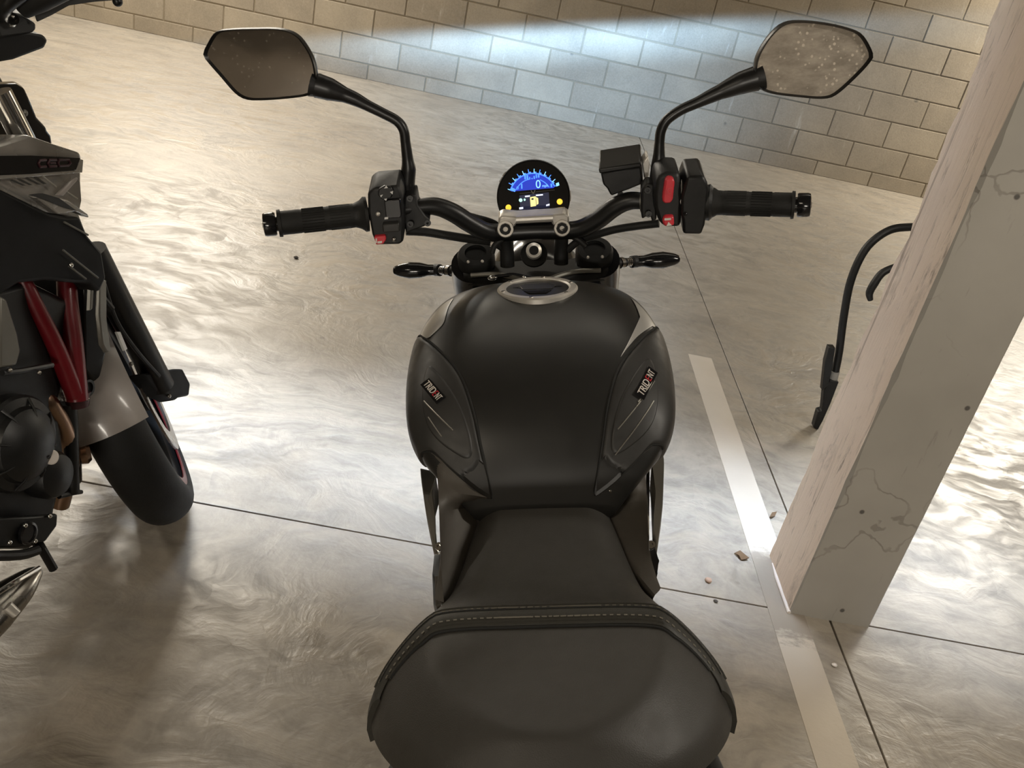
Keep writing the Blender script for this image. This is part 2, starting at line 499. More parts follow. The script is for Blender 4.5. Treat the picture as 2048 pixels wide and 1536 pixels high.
wall = put('wall_front', Geo().box(((X0 + X1) / 2, WALL + .1255, CEIL / 2), (X1 - X0, .24, CEIL)), M['mortar'])
tag(wall, kind='structure')
BW, BH, BZ0, BU0 = .45723, .203, .11503, -3.2074
def block_mesh(w, h):
    g = Geo(); e = .003; d = .07
    x, z = w / 2, h / 2
    g.add([(-x, 0, -z), (x, 0, -z), (x, 0, z), (-x, 0, z),
           (-x + e, -e, -z + e), (x - e, -e, -z + e), (x - e, -e, z - e), (-x + e, -e, z - e),
           (-x, d, -z), (x, d, -z), (x, d, z), (-x, d, z)],
          [(4, 5, 6, 7), (0, 1, 5, 4), (1, 2, 6, 5), (2, 3, 7, 6), (3, 0, 4, 7), (0, 8, 9, 1), (1, 9, 10, 2), (2, 10, 11, 3), (3, 11, 8, 0)])
    return g.mesh('block', M['block'], 20)
bm_full, bm_cut = block_mesh(BW - .010, BH - .010), block_mesh(BW - .010, BZ0 - .006)
for row in range(-1, 11):
    off = .5 if row % 2 else 0.0
    for k in range(-5, 19):
        me = bm_full if row >= 0 else bm_cut
        o = bpy.data.objects.new('block', me)
        COL.objects.link(o); o.parent = wall
        zc_ = BZ0 + (row + .5) * BH if row >= 0 else BZ0 / 2 - .002
        o.location = (BU0 + (k + off + .5) * BW, WALL + .0035 + random.uniform(-.0025, .0015), zc_)
put('wall_left', Geo().box((X0 - .1, (Y0 + WALL) / 2, CEIL / 2), (.2, WALL - Y0, CEIL)), M['back_wall'])['kind'] = 'structure'
put('wall_right', Geo().box((X1 + .1, (Y0 + WALL) / 2, CEIL / 2), (.2, WALL - Y0, CEIL)), M['back_wall'])['kind'] = 'structure'
put('wall_back', Geo().box(((X0 + X1) / 2, Y0 - .1, CEIL / 2), (X1 - X0, .2, CEIL)), M['back_wall'])['kind'] = 'structure'
put('ceiling', Geo().box(((X0 + X1) / 2, (Y0 + WALL) / 2, CEIL + .1), (X1 - X0 + .4, WALL - Y0 + .4, .2)), M['rough_concrete'])['kind'] = 'structure'

# concrete pillar: rings of a chipped rectangle, scraped left face, grey front face
PX0, PX1, PY0, PY1 = .950, 1.166, 1.857, 2.100
g = Geo()
rings = []
NZ = 90
rnd = random.Random(3)
chip = [0.0] * (NZ + 1)
chip2 = [0.0] * (NZ + 1)
for (z, a, w) in ((.30, .010, 3), (.62, .012, 3), (.80, .02, 5), (.98, .026, 4), (1.06, .03, 3), (1.16, .018, 4), (1.30, .02, 4)):
    i0 = int(z / CEIL * NZ)
    for q in range(-w, w + 1):
        if 0 <= i0 + q <= NZ: chip[i0 + q] = max(chip[i0 + q], a * (1 - abs(q) / (w + 1)) * rnd.uniform(.6, 1.1))
for (z, a, w) in ((.42, .006, 3), (.70, .008, 3), (.9, .006, 4), (1.2, .009, 3)):
    i0 = int(z / CEIL * NZ)
    for q in range(-w, w + 1):
        chip2[i0 + q] = max(chip2[i0 + q], a * (1 - abs(q) / (w + 1)) * rnd.uniform(.6, 1.1))
for i in range(NZ + 1):
    z = CEIL * i / NZ
    c0 = .004 + chip[i] + rnd.uniform(0, .003)
    c1 = .003 + chip2[i] + rnd.uniform(0, .0012)
    c2 = .004 + rnd.uniform(0, .0012) + (.012 if 34 < i < 39 else 0)
    rings.append([(PX0, PY1 - c0 * 1.4, z), (PX0, (PY0 + PY1) / 2, z), (PX0, PY0 + c1, z), (PX0 + c1, PY0, z), ((PX0 + PX1) / 2, PY0, z), (PX1 - c2, PY0, z),
                  (PX1, PY0 + c2, z), (PX1, PY1 - .005, z), (PX1 - .005, PY1, z), (PX0 + c0, PY1, z)])
n = 10
for i in range(NZ):
    base = len(g.v)
    for k in range(n):
        g.slot = 0 if k in (0, 1, 9) else 1
        j = (k + 1) % n
        g.add([rings[i][k], rings[i][j], rings[i + 1][j], rings[i + 1][k]], [(0, 1, 2, 3)])
me = g.mesh('pillar', [M['pillar_side'], M['pillar_front']], 30)
bmm = bmesh.new(); bmm.from_mesh(me); bmesh.ops.remove_doubles(bmm, verts=bmm.verts, dist=1e-5); bmesh.ops.recalc_face_normals(bmm, faces=bmm.faces); bmm.to_mesh(me); bmm.free()
me.set_sharp_from_angle(angle=math.radians(30))
pillar = put('pillar', me, None)
tag(pillar, 'square concrete pillar, left face scraped pinkish and front face grey', kind='structure')
put('mortar_fillet', Geo().tube([(PX0 - .002, PY0 - .004, .004), (PX0 - .004, PY0 + .06, .005), (PX0 - .003, PY0 + .14, .003), (PX0, PY0 + .2, .002)], [.005, .004, .005, .002], 8), M['white_letter'], pillar)

put('added_beam', Geo().box(((X0 + X1) / 2, 1.79, CEIL - .19), (X1 - X0, .16, .38)), M['rough_concrete'])['kind'] = 'structure'  # unseen beam added to cut the cool batten's light off the near floor

LAB = ['batten hung on chains near the left part of the block wall', 'batten hung on chains beyond the concrete pillar near the block wall',
       'fluorescent batten on the ceiling behind the black motorcycle, left side', 'added fill batten on the ceiling right of the black motorcycle, before the pillar',
       'cool white batten on the ceiling just past the added beam above the black motorcycle', 'added fill batten on the ceiling far left of the grey motorcycle', 'added unseen batten on the ceiling in front of the grey motorcycle']
for (lx, ly, lz, p, c, sx, sy), lab in zip(LAMPS, LAB):
    hang = lz < CEIL - .2
    t = empty('ceiling_lamp', Matrix.Translation((lx, ly, lz + .105)))
    tag(t, lab, 'lamp', 'battens on the garage ceiling')
    put('housing', Geo().box((0, 0, -.03), (sx + .1, max(.12, sy), .06)), M['lamp_body'], t, bevel=.004)
    if hang:
        for q in (-sx * .38, sx * .38):
            put('chain', Geo().tube([(q, 0, 0), (q, 0, CEIL - lz - .105)], .004, 8), M['steel'], t)
    for q in (-.04, .04):
        put('lamp_tube', Geo().tube([(-sx / 2, q, -.078), (sx / 2, q, -.078)], .013, 10), M['tube_lamp'], t)

t = empty('wall_fill', Matrix.Translation((WALL_FILL[0], Y0, WALL_FILL[2])))
tag(t, 'added fill batten on the back wall behind the motorcycles', 'lamp')
put('housing', Geo().box((0, .03, 0), (WALL_FILL[5] + .1, .06, .16)), M['lamp_body'], t, bevel=.004)
for q in (-.04, .04):
    put('lamp_tube', Geo().tube([(-WALL_FILL[5] / 2, .075, q), (WALL_FILL[5] / 2, .075, q)], .013, 10), M['tube_lamp'], t)

# tank shape
TANK = [  # y, top z, half width, z of half width, bottom half width, bottom z
    (1.375, .930, .095, .885, .08, .82), (1.350, .962, .135, .897, .115, .82), (1.31, .985, .160, .905, .14, .82),
    (1.26, .998, .172, .910, .155, .82), (1.20, .9995, .180, .907, .16, .82), (1.14, .987, .1815, .900, .16, .82),
    (1.09, .969, .1785, .893, .152, .82), (1.045, .945, .1715, .886, .132, .822), (1.01, .916, .157, .875, .110, .825),
    (.985, .886, .137, .856, .088, .828), (.965, .853, .113, .836, .070, .815), (.95, .822, .09, .812, .065, .802)]
def catmull(P, t):
    n = len(P) - 1
    s = min(max(t, 0.0), 1.0) * n
    i = min(int(s), n - 1)
    f = s - i
    p0, p1, p2, p3 = P[max(i - 1, 0)], P[i], P[i + 1], P[min(i + 2, n)]
    return [0.5 * (2 * b + (c - a) * f + (2 * a - 5 * b + 4 * c - d) * f * f + (3 * b - a - 3 * c + d) * f ** 3)
            for a, b, c, d in zip(p0, p1, p2, p3)]
def tank_point(u, v):   # u -1..1 across (0 = ridge), v 0..1 front to rear
    y, zt, w, zw, wb, zb = catmull(TANK, v)
    s = -1 if u < 0 else 1
    a = abs(u)
    if a < .7:
        t = a / .7 * math.pi / 2
        x = w * abs(math.sin(t)) ** .72
        z = zw + (zt - zw) * max(math.cos(t), 0) ** .85
    else:
        t = (a - .7) / .3 * math.pi / 2
        x = wb + (w - wb) * math.cos(t)
        z = zw + (zb - zw) * math.sin(t)
    return (s * x, y, z)

# ------------------------------------------------------------------ black motorcycle (x right, y forward, z up in its own leaned frame)
BIKE = empty('motorcycle', Matrix([(0.970603,-0.025605,-0.239322,0.35741),(0.02486,0.999672,-0.00613,0.009154),(0.2394,0.0,0.970921,0.0)] + [(0, 0, 0, 1)]))
tag(BIKE, 'black naked motorcycle seen from behind its seat, blue dashboard lit', 'motorcycle')
BP, BS = M['black_plastic'], M['black_satin']

def tpt(u, v, h=0.0):
    p = Vector(tank_point(u, v))
    if h:
        e = .004
        du = Vector(tank_point(min(u + e, 1), v)) - Vector(tank_point(max(u - e, -1), v))
        dv = Vector(tank_point(u, min(v + e, 1))) - Vector(tank_point(u, max(v - e, 0)))
        nn = dv.cross(du)
        if nn.length > 0:
            nn.normalize()
            c = Vector((0, p.y, .88))
            if nn.dot(p - c) < 0: nn = -nn
            p = p + nn * h
    return p
g = Geo()
NU, NV = 64, 48
g.loft([[tpt(-1 + 2 * i / NU, j / NV) for i in range(NU + 1)] for j in range(NV + 1)])
tank = put('fuel_tank', g, M['tank_paint'], BIKE, sharp=50)

def resample(poly, n, closed=True):
    P = [Vector(p) for p in poly]
    N = len(P)
    Q = []
    segs = N if closed else N - 1
    for i in range(segs):
        p0, p1, p2, p3 = (P[(i - 1) % N], P[i], P[(i + 1) % N], P[(i + 2) % N]) if closed else (P[max(i - 1, 0)], P[i], P[i + 1], P[min(i + 2, N - 1)])
        for k in range(8):
            t = k / 8
            Q.append(.5 * (2 * p1 + (p2 - p0) * t + (2 * p0 - 5 * p1 + 4 * p2 - p3) * t * t + (3 * p1 - p0 - 3 * p2 + p3) * t ** 3))
    if not closed: Q.append(P[-1])
    L = [0.0]
    R = Q + [Q[0]] if closed else Q
    for a, b in zip(R, R[1:]): L.append(L[-1] + (b - a).length)
    out = []
    j = 0
    for k in range(n):
        s = L[-1] * k / (n if closed else n - 1)
        while j < len(L) - 2 and L[j + 1] < s: j += 1
        d = L[j + 1] - L[j]
        out.append(R[j].lerp(R[j + 1], (s - L[j]) / d if d > 1e-9 else 0))
    return out
def pad(name, uvs, mat, h, parent, n=120, rings=30, h0=0.0):
    out = resample([(u, v, 0) for u, v in uvs], n)
    c = sum(out, Vector()) / n
    g = Geo()
    rr = []
    for k in range(rings + 1):
        t = 1 - k / rings * .985
        edge = min(1.0, (1 - t) * 9)
        hh = h0 + h * math.sqrt(max(0, 1 - (1 - edge) ** 2)) - (.0015 if k == 0 and h0 == 0 else 0)
        rr.append([tpt(max(-1, min(1, c.x + (p.x - c.x) * t)), max(0, min(1, c.y + (p.y - c.y) * t)), hh) for p in out])
    g.loft(rr, cap=True)
    return put(name, g, mat, parent, sharp=60)
EDGE = [(.44, .405), (.345, .465), (.25, .55), (.203, .62), (.185, .71), (.195, .80), (.213, .875), (.234, .930), (.246, .948), (.265, .955), (.30, .943),
        (.37, .908), (.44, .85), (.50, .787), (.58, .765), (.72, .74), (.88, .67), (.95, .52), (.87, .385), (.70, .335), (.55, .350)]
def clean(s):
    return [(s * u, v) for u, v in EDGE]
padl = pad('knee_pad', clean(-1), M['pad_rubber'], .0032, tank)
padr = pad('knee_pad', clean(1), M['pad_rubber'], .0032, tank)
PANEL = [(.38, .53), (.30, .585), (.243, .66), (.224, .73), (.230, .785), (.255, .822), (.30, .828), (.36, .80), (.42, .755), (.45, .70), (.43, .61)]
inl = [(-u, v) for u, v in PANEL]
inr = PANEL
for s_, pd in ((-1, padl), (1, padr)):
    gp = resample([(s_ * u, v, 0) for u, v in EDGE[-2:] + EDGE[:16]], 60, closed=False)
    put('pad_gap', Geo().tube([tpt(q.x, q.y, .0006) for q in gp], .0017, 6), M['seam'], pd)
pad('pad_panel', inl, M['pad_rubber'], .0020, padl, h0=.0031)
pad('pad_panel', inr, M['pad_rubber'], .0020, padr, h0=.0031)
SILV = {-1: [(-0.3,0.275), (-0.36,0.2833), (-0.42,0.325), (-0.48,0.35), (-0.49,0.3833), (-0.41,0.4167), (-0.36,0.4167), (-0.31,0.4), (-0.3,0.3667), (-0.3,0.325)],
        1: [(0.36,0.2833), (0.42,0.3167), (0.47,0.35), (0.5,0.375), (0.46,0.3833), (0.34,0.45), (0.27,0.5083), (0.23,0.55), (0.26,0.5083), (0.31,0.4417), (0.39,0.35), (0.4,0.3167)]}
for s_ in (-1, 1):
    pad('silver_panel', SILV[s_], M['tank_silver'], .0004, tank, h0=.0007)
def tank_line(name, uva, uvb, r, mat, par, h):
    put(name, Geo().tube([tpt(uva[0] + (uvb[0] - uva[0]) * k / 8, uva[1] + (uvb[1] - uva[1]) * k / 8, h) for k in range(9)], r, 6), mat, par)
tank_line('pad_line', (-0.42,0.6333), (-0.3,0.7417), .0009, M['silver_line'], padl, .0056)
tank_line('pad_line', (-0.42,0.6833), (-0.38,0.75), .0008, M['silver_line'], padl, .0056)
tank_line('pad_line', (0.4,0.6), (0.25,0.7583), .0008, M['silver_line'], padr, .0056)
tank_line('pad_line', (0.41,0.6583), (0.28,0.8333), .0008, M['silver_line'], padr, .0056)
tank_line('pad_line', (0.39,0.6), (0.32,0.675), .0011, M['silver_line'], padr, .0058)

def text_mesh(body, size, mat, parent, mw, name='lettering', align='CENTER', shear=0.0, extrude=.0004, width=None):
    cu = bpy.data.curves.new(name, 'FONT')
    cu.body = body; cu.size = size; cu.align_x = align; cu.align_y = 'CENTER'; cu.extrude = extrude; cu.shear = shear
    o = bpy.data.objects.new(name, cu); COL.objects.link(o)
    dg = bpy.context.evaluated_depsgraph_get()
    me = bpy.data.meshes.new_from_object(o.evaluated_get(dg))
    bpy.data.objects.remove(o)
    if width:
        xs = [v.co.x for v in me.vertices]
        k = width / (max(xs) - min(xs))
        for v in me.vertices: v.co.x *= k
    me.materials.clear(); me.materials.append(mat)
    me.transform(mw)
    o = bpy.data.objects.new(name, me); COL.objects.link(o); o.parent = parent
    return o
def frame(o, ex, nn):
    ex = Vector(ex).normalized(); nn = Vector(nn)
    nn = (nn - ex * nn.dot(ex)).normalized()
    ey = nn.cross(ex)
    m = Matrix.Identity(4)
    for i in range(3):
        m[i][0], m[i][1], m[i][2], m[i][3] = ex[i], ey[i], nn[i], o[i]
    return m
def badge(uva, uvb, par, lift):
    a, b = tpt(*uva, lift), tpt(*uvb, lift)
    mid = (uva[0] * .5 + uvb[0] * .5, uva[1] * .5 + uvb[1] * .5)
    nn = tpt(*mid, lift + .01) - tpt(*mid, lift)
    o = tpt(*mid, lift)
    L = (b - a).length
    F = frame(o, b - a, nn)
    pl = Geo()
    pl.prism([F @ Vector(p) for p in ((-L * .56, -.0072, 0), (L * .54, -.0072, 0), (L * .58, .0072, 0), (-L * .52, .0072, 0))], (F.to_3x3() @ Vector((0, 0, .0006))))
    plate = put('badge_plate', pl, M['black_gloss'], par)
    G1 = F @ Matrix.Translation((-L * .19, 0, .0009))
    text_mesh('TRID', .0135, M['white_letter'], plate, G1, width=L * .56, shear=.15)
    text_mesh('E', .0135, M['red_letter'], plate, F @ Matrix.Translation((L * .165, 0, .0009)), width=L * .12, shear=.15)
    text_mesh('NT', .0135, M['white_letter'], plate, F @ Matrix.Translation((L * .36, 0, .0009)), width=L * .25, shear=.15)
badge((-0.39,0.5833), (-0.32,0.65), padl, .0058)
badge((0.32,0.6583), (0.38,0.575), padr, .0058)

# filler cap on the tank
cc = Vector((0.0019,1.245,0.9952))
cn = Vector((0, .10, .995)).normalized()
g = Geo().lathe([(.0455, -.006), (.0455, .004), (.048, .0055), (.056, .0055), (.0585, .003), (.0585, -.006)], cc, cn, 48, closed=True)
cap = put('filler_cap', g, M['alloy'], tank, sharp=25)
g = Geo().lathe([(.0445, -.004), (.0445, .0012), (.040, .0024), (.02, .0024)], cc, cn, 40)
put('cap_centre', g, BS, cap)
ex, ey = Vector((1, 0, 0)), cn.cross(Vector((1, 0, 0)))
g = Geo()
for pts in (((-.036, .004), (-.010, .012), (-.012, -.006)), ((.036, .004), (.012, -.006), (.010, .012)), ((-.02, -.014), (.02, -.014), (.012, -.026), (-.012, -.026))):
    g.prism([cc + ex * a + ey * b + cn * .002 for a, b in pts], cn * .0022)
put('cap_recess', g, M['black_gloss'], cap)
g = Geo().prism([cc + ex * a + ey * b + cn * .002 for a, b in ((-.022, -.010), (.022, -.010), (.027, .010), (.018, .022), (-.018, .022), (-.027, .010))], cn * .003)
put('lock_flap', g, M['engine_black'], cap, bevel=.0015)
for k in range(6):
    a = k * math.pi / 3 + .35
    p = cc + (ex * math.cos(a) + ey * math.sin(a)) * .0522
    put('cap_bolt', Geo().lathe([(.0028, .004), (.0028, .0066), (.0012, .0066), (.0012, .005)], p, cn, 10), M['steel'], cap)
put('tank_bolt', Geo().ball((-0.0873,0.962,0.8305), .004, 10, 6), M['steel'], BIKE)
put('tank_bolt', Geo().ball((0.084,0.962,0.8356), .004, 10, 6), M['steel'], BIKE)

# rider seat
ST = [  # y, centre z, edge half width, edge z
    (.985, .818, .080, .800), (.958, .822, .084, .802), (.927, .815, .0915, .796), (.885, .808, .101, .787), (.840, .805, .1125, .784), (.800, .808, .131, .790),
    (.765, .818, .146, .802), (.735, .832, .150, .812), (.700, .845, .146, .820), (.660, .845, .140, .825)]
rings = []
for j in range(49):
    y, zc_, w, ze = catmull(ST, j / 48)
    top = []
    for i in range(33):
        t = -1 + i / 16
        a = abs(t)
        flat = .62
        d = 0 if a < flat else ((a - flat) / (1 - flat))
        z = zc_ + (ze - zc_) * (.12 * a * a + .88 * d ** 1.6) - .006 * max(0, (a - .9) / .1) ** 2
        top.append((w * t, y, z))
    rings.append(top + [(w * .99, y, ze - .03), (w * .93, y, ze - .055), (0, y, ze - .06), (-w * .93, y, ze - .055), (-w * .99, y, ze - .03)])
seat = put('rider_seat', Geo().loft(rings), M['vinyl'], BIKE, sharp=50)

# pillion pad with a stitched band round its front
OUT = [(0, .7005), (.06, .7005), (.100, .6975), (.130, .688), (.151, .672), (.1645, .652), (.1695, .630), (.166, .607), (.155, .582), (.138, .557), (.116, .534), (.090, .514), (.055, .500), (0, .495)]
half = resample([(x, y, 0) for x, y in OUT], 61, closed=False)
outl = half + [Vector((-p.x, p.y, 0)) for p in reversed(half[1:-1])]
NO = len(outl)
def sst(a, b, x):
    t = max(0, min(1, (x - a) / (b - a)))
    return t * t * (3 - 2 * t)
def pil_z(x, y):
    base = .884 + .05 * (.70 - y) - .3 * max(0, .53 - y)
    r = math.hypot(x / .104, max(0, .665 - y) / .128)
    s = max(0, r - 1)
    return base - .10 * s * s / (s + .13)
cen = Vector((0, .600, 0))
rings = []
for k in range(27):
    t = 1 - k / 26 * .98
    ring = []
    for p in outl:
        q = cen + (p - cen) * t
        rim = max(0, (t - .90) / .10)
        ring.append((q.x, q.y, pil_z(q.x, q.y) - .018 * rim ** 2))
    rings.append(ring)
low = [[(p.x * s, cen.y + (p.y - cen.y) * s, pil_z(p.x, p.y) - dz) for p in outl] for s, dz in ((.66, .085), (.80, .058), (.93, .032))]
pil = put('pillion_seat', Geo().loft(low + rings), M['vinyl'], BIKE, sharp=50)
def rimpt(p, inset, dz):
    i = outl.index(p)
    a, b = outl[(i - 1) % NO], outl[(i + 1) % NO]
    tn = (b - a).normalized()
    inn = Vector((tn.y, -tn.x, 0))
    if inn.dot(cen - p) < 0: inn = -inn
    q = p + inn * inset
    return Vector((q.x, q.y, pil_z(q.x, q.y) + dz))
front = [p for p in outl if p.y > .598 and p.x >= 0]
front = [p for p in reversed([p for p in outl if p.x < 0 and p.y > .598])]
front = sorted([p for p in outl if p.y > .618 and p.x <= 0], key=lambda p: p.y - p.x * 0.001) + sorted([p for p in outl if p.y > .618 and p.x > 0], key=lambda p: -p.y + p.x * .001)
nF = len(front)
prof = [(.020, -.045), (-.004, -.040), (-.0055, -.022), (-.003, -.008), (.003, .0), (.010, .0045), (.018, .0058), (.026, .0052), (.031, .0025), (.032, -.004)]
rings = []
for i, p in enumerate(front):
    e = min(1, min(i, nF - 1 - i) / 10)
    ws = .35 + .65 * e
    rings.append([rimpt(p, a * ws if a > 0 else a, b if b < 0 else b * (.5 + .5 * e)) for a, b in prof])
band = put('seat_band', Geo().loft(rings), M['vinyl_band'], pil, sharp=60)
def line_on(name, inset, dz, r, mat, dash=None, trim=3):
    pts = [rimpt(p, inset * (.35 + .65 * min(1, min(i, nF - 1 - i) / 10)), dz * (.5 + .5 * min(1, min(i, nF - 1 - i) / 10))) for i, p in enumerate(front)][trim:len(front) - trim]
    g = Geo()
    if dash:
        Q = resample(pts, dash * 2, closed=False)
        for k in range(0, len(Q) - 1, 2): g.tube([Q[k], Q[k + 1]], r, 5)
    else:
        g.tube(pts, r, 6)
    o = put(name, g, mat, band)
    if dash: tag(o, kind='stuff')
    return o
line_on('piping', .0325, .002, .0020, M['vinyl_band'])
line_on('seam', .0355, .0012, .0013, M['seam'])
line_on('seam', .0135, .0052, .0010, M['seam'])
line_on('piping', .0035, .0005, .0016, M['vinyl_band'])
line_on('stitching', .0110, .0051, .0006, M['thread'], 110)
line_on('stitching', .0260, .0056, .0007, M['thread'], 110)

# side covers under the seat, either side
for s, O_, I_ in ((-1, [(-0.137,1.0181,0.8603), (-0.13,0.95,0.8456), (-0.126,0.8955,0.8175), (-0.122,0.8508,0.8006), (-0.118,0.8209,0.7849)],
                      [tpt(-.54, .775, .001), tpt(-.47, .82, .001), tpt(-.41, .875, .001), tpt(-.34, .925, .001), tpt(-.27, .965, .001), (-0.0818,0.978,0.806), (-0.0913,0.9404,0.79), (-0.1025,0.9036,0.78), (-0.1209,0.8309,0.78)]),
                  (1, [(0.137,1.0475,0.8372), (0.131,0.9726,0.8283), (0.127,0.9144,0.8093), (0.124,0.8792,0.7839), (0.121,0.8568,0.7722)],
                      [tpt(.54, .775, .001), tpt(.47, .82, .001), tpt(.41, .875, .001), tpt(.34, .925, .001), tpt(.27, .965, .001), (0.0764,0.9765,0.806), (0.0859,0.9371,0.79), (0.0974,0.8996,0.78), (0.125,0.8298,0.78)])):
    O_ = resample(O_, 20, closed=False); I_ = resample(I_, 20, closed=False)
    rings = []
    for a, b in zip(O_, I_):
        r = [a.lerp(b, t / 8) + Vector((s * .010, 0, .004)) * math.sin(t / 8 * math.pi) for t in range(9)]
        r += [Vector((b.x - s * .012, b.y, b.z - .03)), Vector((a.x - s * .025, a.y, a.z - .10)), Vector((a.x - s * .004, a.y, a.z - .09)), Vector((a.x - s * 0, a.y, a.z - .02))]
        rings.append(r)
    put('side_cover', Geo().loft(rings), M['side_cover'], BIKE, sharp=45)

# frame plates, pegs and hangers seen beside the seat
for s in (-1, 1):
    pl = [(-0.168,1.0601,0.8174), (-0.15,1.0923,0.786), (-0.155,1.0639,0.7724), (-0.158,1.0817,0.7128), (-0.16,1.0871,0.6677), (-0.165,1.0949,0.66), (-0.17,1.0857,0.7366)] if s < 0 else \
         [(0.168,1.0713,0.8213), (0.15,1.075,0.7994), (0.155,1.0534,0.7684), (0.158,1.0791,0.7034), (0.16,1.0856,0.6611), (0.165,1.0854,0.6629), (0.17,1.0809,0.7363)]
    fp = put('frame_plate', Geo().prism(pl, (0, .012, -.05)), M['frame_grey'], BIKE, bevel=.004)
    a = Vector(pl[4]); q = Vector((s, 0, 0))
    put('frame_edge', Geo().tube([Vector(pl[1]) + Vector((-s * .004, 0, -.008)), Vector(pl[3]) + Vector((-s * .010, 0, -.004)), Vector(pl[4]) + Vector((-s * .010, 0, 0))], .0025, 8), M['chrome'], fp)
    for dz in (.0, -.018):
        put('frame_bolt', Geo().lathe([(.006, 0), (.006, .008), (.003, .008), (.003, .004)], a + Vector((-s * .006, -.006, dz - .004)), (0, -.6, .8), 12), M['chrome'], fp)
    hb = [(-0.16,1.0624,0.6686), (-0.145,1.0287,0.6962), (-0.14,0.9669,0.6633), (-0.14,0.9239,0.671), (-0.155,0.9738,0.6534), (-0.162,1.0353,0.6508)] if s < 0 else \
         [(0.145,1.0428,0.6785), (0.158,1.0566,0.678), (0.16,1.041,0.6618), (0.16,1.0411,0.6385), (0.155,1.0545,0.6222), (0.145,1.0349,0.6404)]
    hg = put('foot_hanger', Geo().prism(hb, (0, .01, -.03)), M['engine_black'], BIKE, bevel=.004)
    if s < 0:
        put('heel_plate', Geo().prism([(-0.15,0.9801,0.6956), (-0.138,0.986,0.6903), (-0.136,0.9438,0.6745), (-0.148,0.9476,0.6699)], (0, .006, -.012)), M['side_cover'], hg, bevel=.002)
    else:
        put('brake_spring', Geo().tube([(0.15,1.0435,0.6241), (0.15,1.0267,0.6272), (0.15,1.0021,0.6425)], [.003, .004, .003], 8), M['engine_black'], hg)
    # passenger peg hanger, out at the rear
    pts = [(-0.1363,0.7,0.7072), (-0.1426,0.68,0.7107), (-0.1519,0.655,0.7151), (-0.1612,0.62,0.7216), (-0.1687,0.6,0.7183)] if s < 0 else [(0.1434,0.7,0.7096), (0.1495,0.68,0.712), (0.1565,0.655,0.7129), (0.1618,0.62,0.719), (0.1678,0.6,0.7155)]
    put('peg_hanger', Geo().tube(pts, [.012, .014, .014, .012, .009], 10, smooth=4, flat=.7), BP, BIKE)
    put('rear_signal', Geo().ball(Vector(pts[-1]) + Vector((s * .03, -.03, -.01)), (.035, .014, .013), 14, 8), BP, BIKE)

# handlebar
barpath = [(-0.387,1.3222,1.0858),(-0.3212,1.3384,1.0858),(-0.2519,1.3554,1.0855),(-0.2037,1.3672,1.0862),(-0.1751,1.3743,1.0876),(-0.1497,1.3805,1.0855),(-0.1255,1.3864,1.0732),(-0.1,1.3927,1.0526),(-0.0738,1.3992,1.0355),(-0.0464,1.405,1.0317),(-0.0003,1.405,1.0323),(0.0448,1.405,1.0313),(0.0722,1.3996,1.0345),(0.0992,1.3929,1.0501),(0.1242,1.3868,1.071),(0.1466,1.3813,1.082),(0.1703,1.3754,1.0827),(0.2143,1.3646,1.0826),(0.2647,1.3523,1.0834),(0.3876,1.3221,1.0836)]
bars = put('handlebar', Geo().tube(barpath, [.0105, .0105, .0105, .011, .0125, .014, .0148, .0148, .0145, .014, .014, .014, .0145, .0148, .0148, .014, .0125, .011, .0105, .0105], 16, smooth=6), BS, BIKE)
def along(a, b, t): return Vector(a).lerp(Vector(b), t)
for (p, q, s) in (((-0.2505,1.3558,1.0853), (-0.3813,1.3236,1.0859), -1), ((0.2647,1.3523,1.0834), (0.3829,1.3232,1.0834), 1)):
    g = Geo().tube([along(p, q, t) for t in (0, .01, .045, .09, .16, .17, .45, .46, .75, .76, .96, .965, 1.0, 1.0)],
                   [.012, .026 if s < 0 else .022, .0265 if s < 0 else .022, .0215 if s < 0 else .0185, .0178, .0182, .0178, .0174, .0174, .0178, .0178, .0205, .0200, .012], 24)
    gr = put('grip', g, M['grip_rubber'], bars, sharp=40)
    rg = Geo()
    d = Vector(q) - Vector(p)
    for k in range(26):
        a = 2 * math.pi * k / 26
        u = d.cross(Vector((0, 0, 1))).normalized(); w = d.normalized().cross(u)
        e = (u * math.cos(a) + w * math.sin(a)) * .0176
        rg.tube([along(p, q, .20) + e, along(p, q, .43) + e], .0008, 4)
        rg.tube([along(p, q, .49) + e, along(p, q, .73) + e], .0008, 4)
    tag(put('grip_ribs', rg, M['grip_rubber'], gr), kind='stuff')
for (p, q) in (((-0.3799,1.324,1.0858), (-0.4025,1.3184,1.0861)), ((0.3822,1.3234,1.0834), (0.4053,1.3177,1.0842))):
    put('bar_end', Geo().tube([along(p, q, t) for t in (-.1, .18, .19, .28, .8, .95, 1.0)], [.0115, .0115, .0165, .0176, .0176, .0165, .012], 22), M['black_gloss'], bars, sharp=30)
    put('bar_end_screw', Geo().tube([along(p, q, .99), along(p, q, 1.04)], .004, 10), M['steel'], bars)

# switch housings
def facing(pts, depth): return Geo().prism(pts, (0, depth, depth * .25))
swl = put('switch_housing', facing([(-0.2439,1.332,1.1243),(-0.2334,1.332,1.1314),(-0.197,1.332,1.1329),(-0.1934,1.332,1.1177),(-0.194,1.332,1.0811),(-0.1981,1.332,1.0469),(-0.2047,1.332,1.0424),(-0.2404,1.332,1.0431),(-0.2446,1.332,1.0598),(-0.2466,1.332,1.0948)], .052), BP, bars, bevel=.005)
def knob(name, pts, y, mat, par, d=.006, bev=.0015):
    return put(name, Geo().prism(pts, (0, d, d * .2)), mat, par, bevel=bev)
knob('dip_switch', [(-0.2258,1.325,1.1308),(-0.2173,1.325,1.1349),(-0.2071,1.325,1.1337),(-0.2042,1.325,1.1262),(-0.2089,1.325,1.1166),(-0.2224,1.325,1.1149),(-0.2276,1.325,1.1219)], 0, BS, swl)
g = Geo()
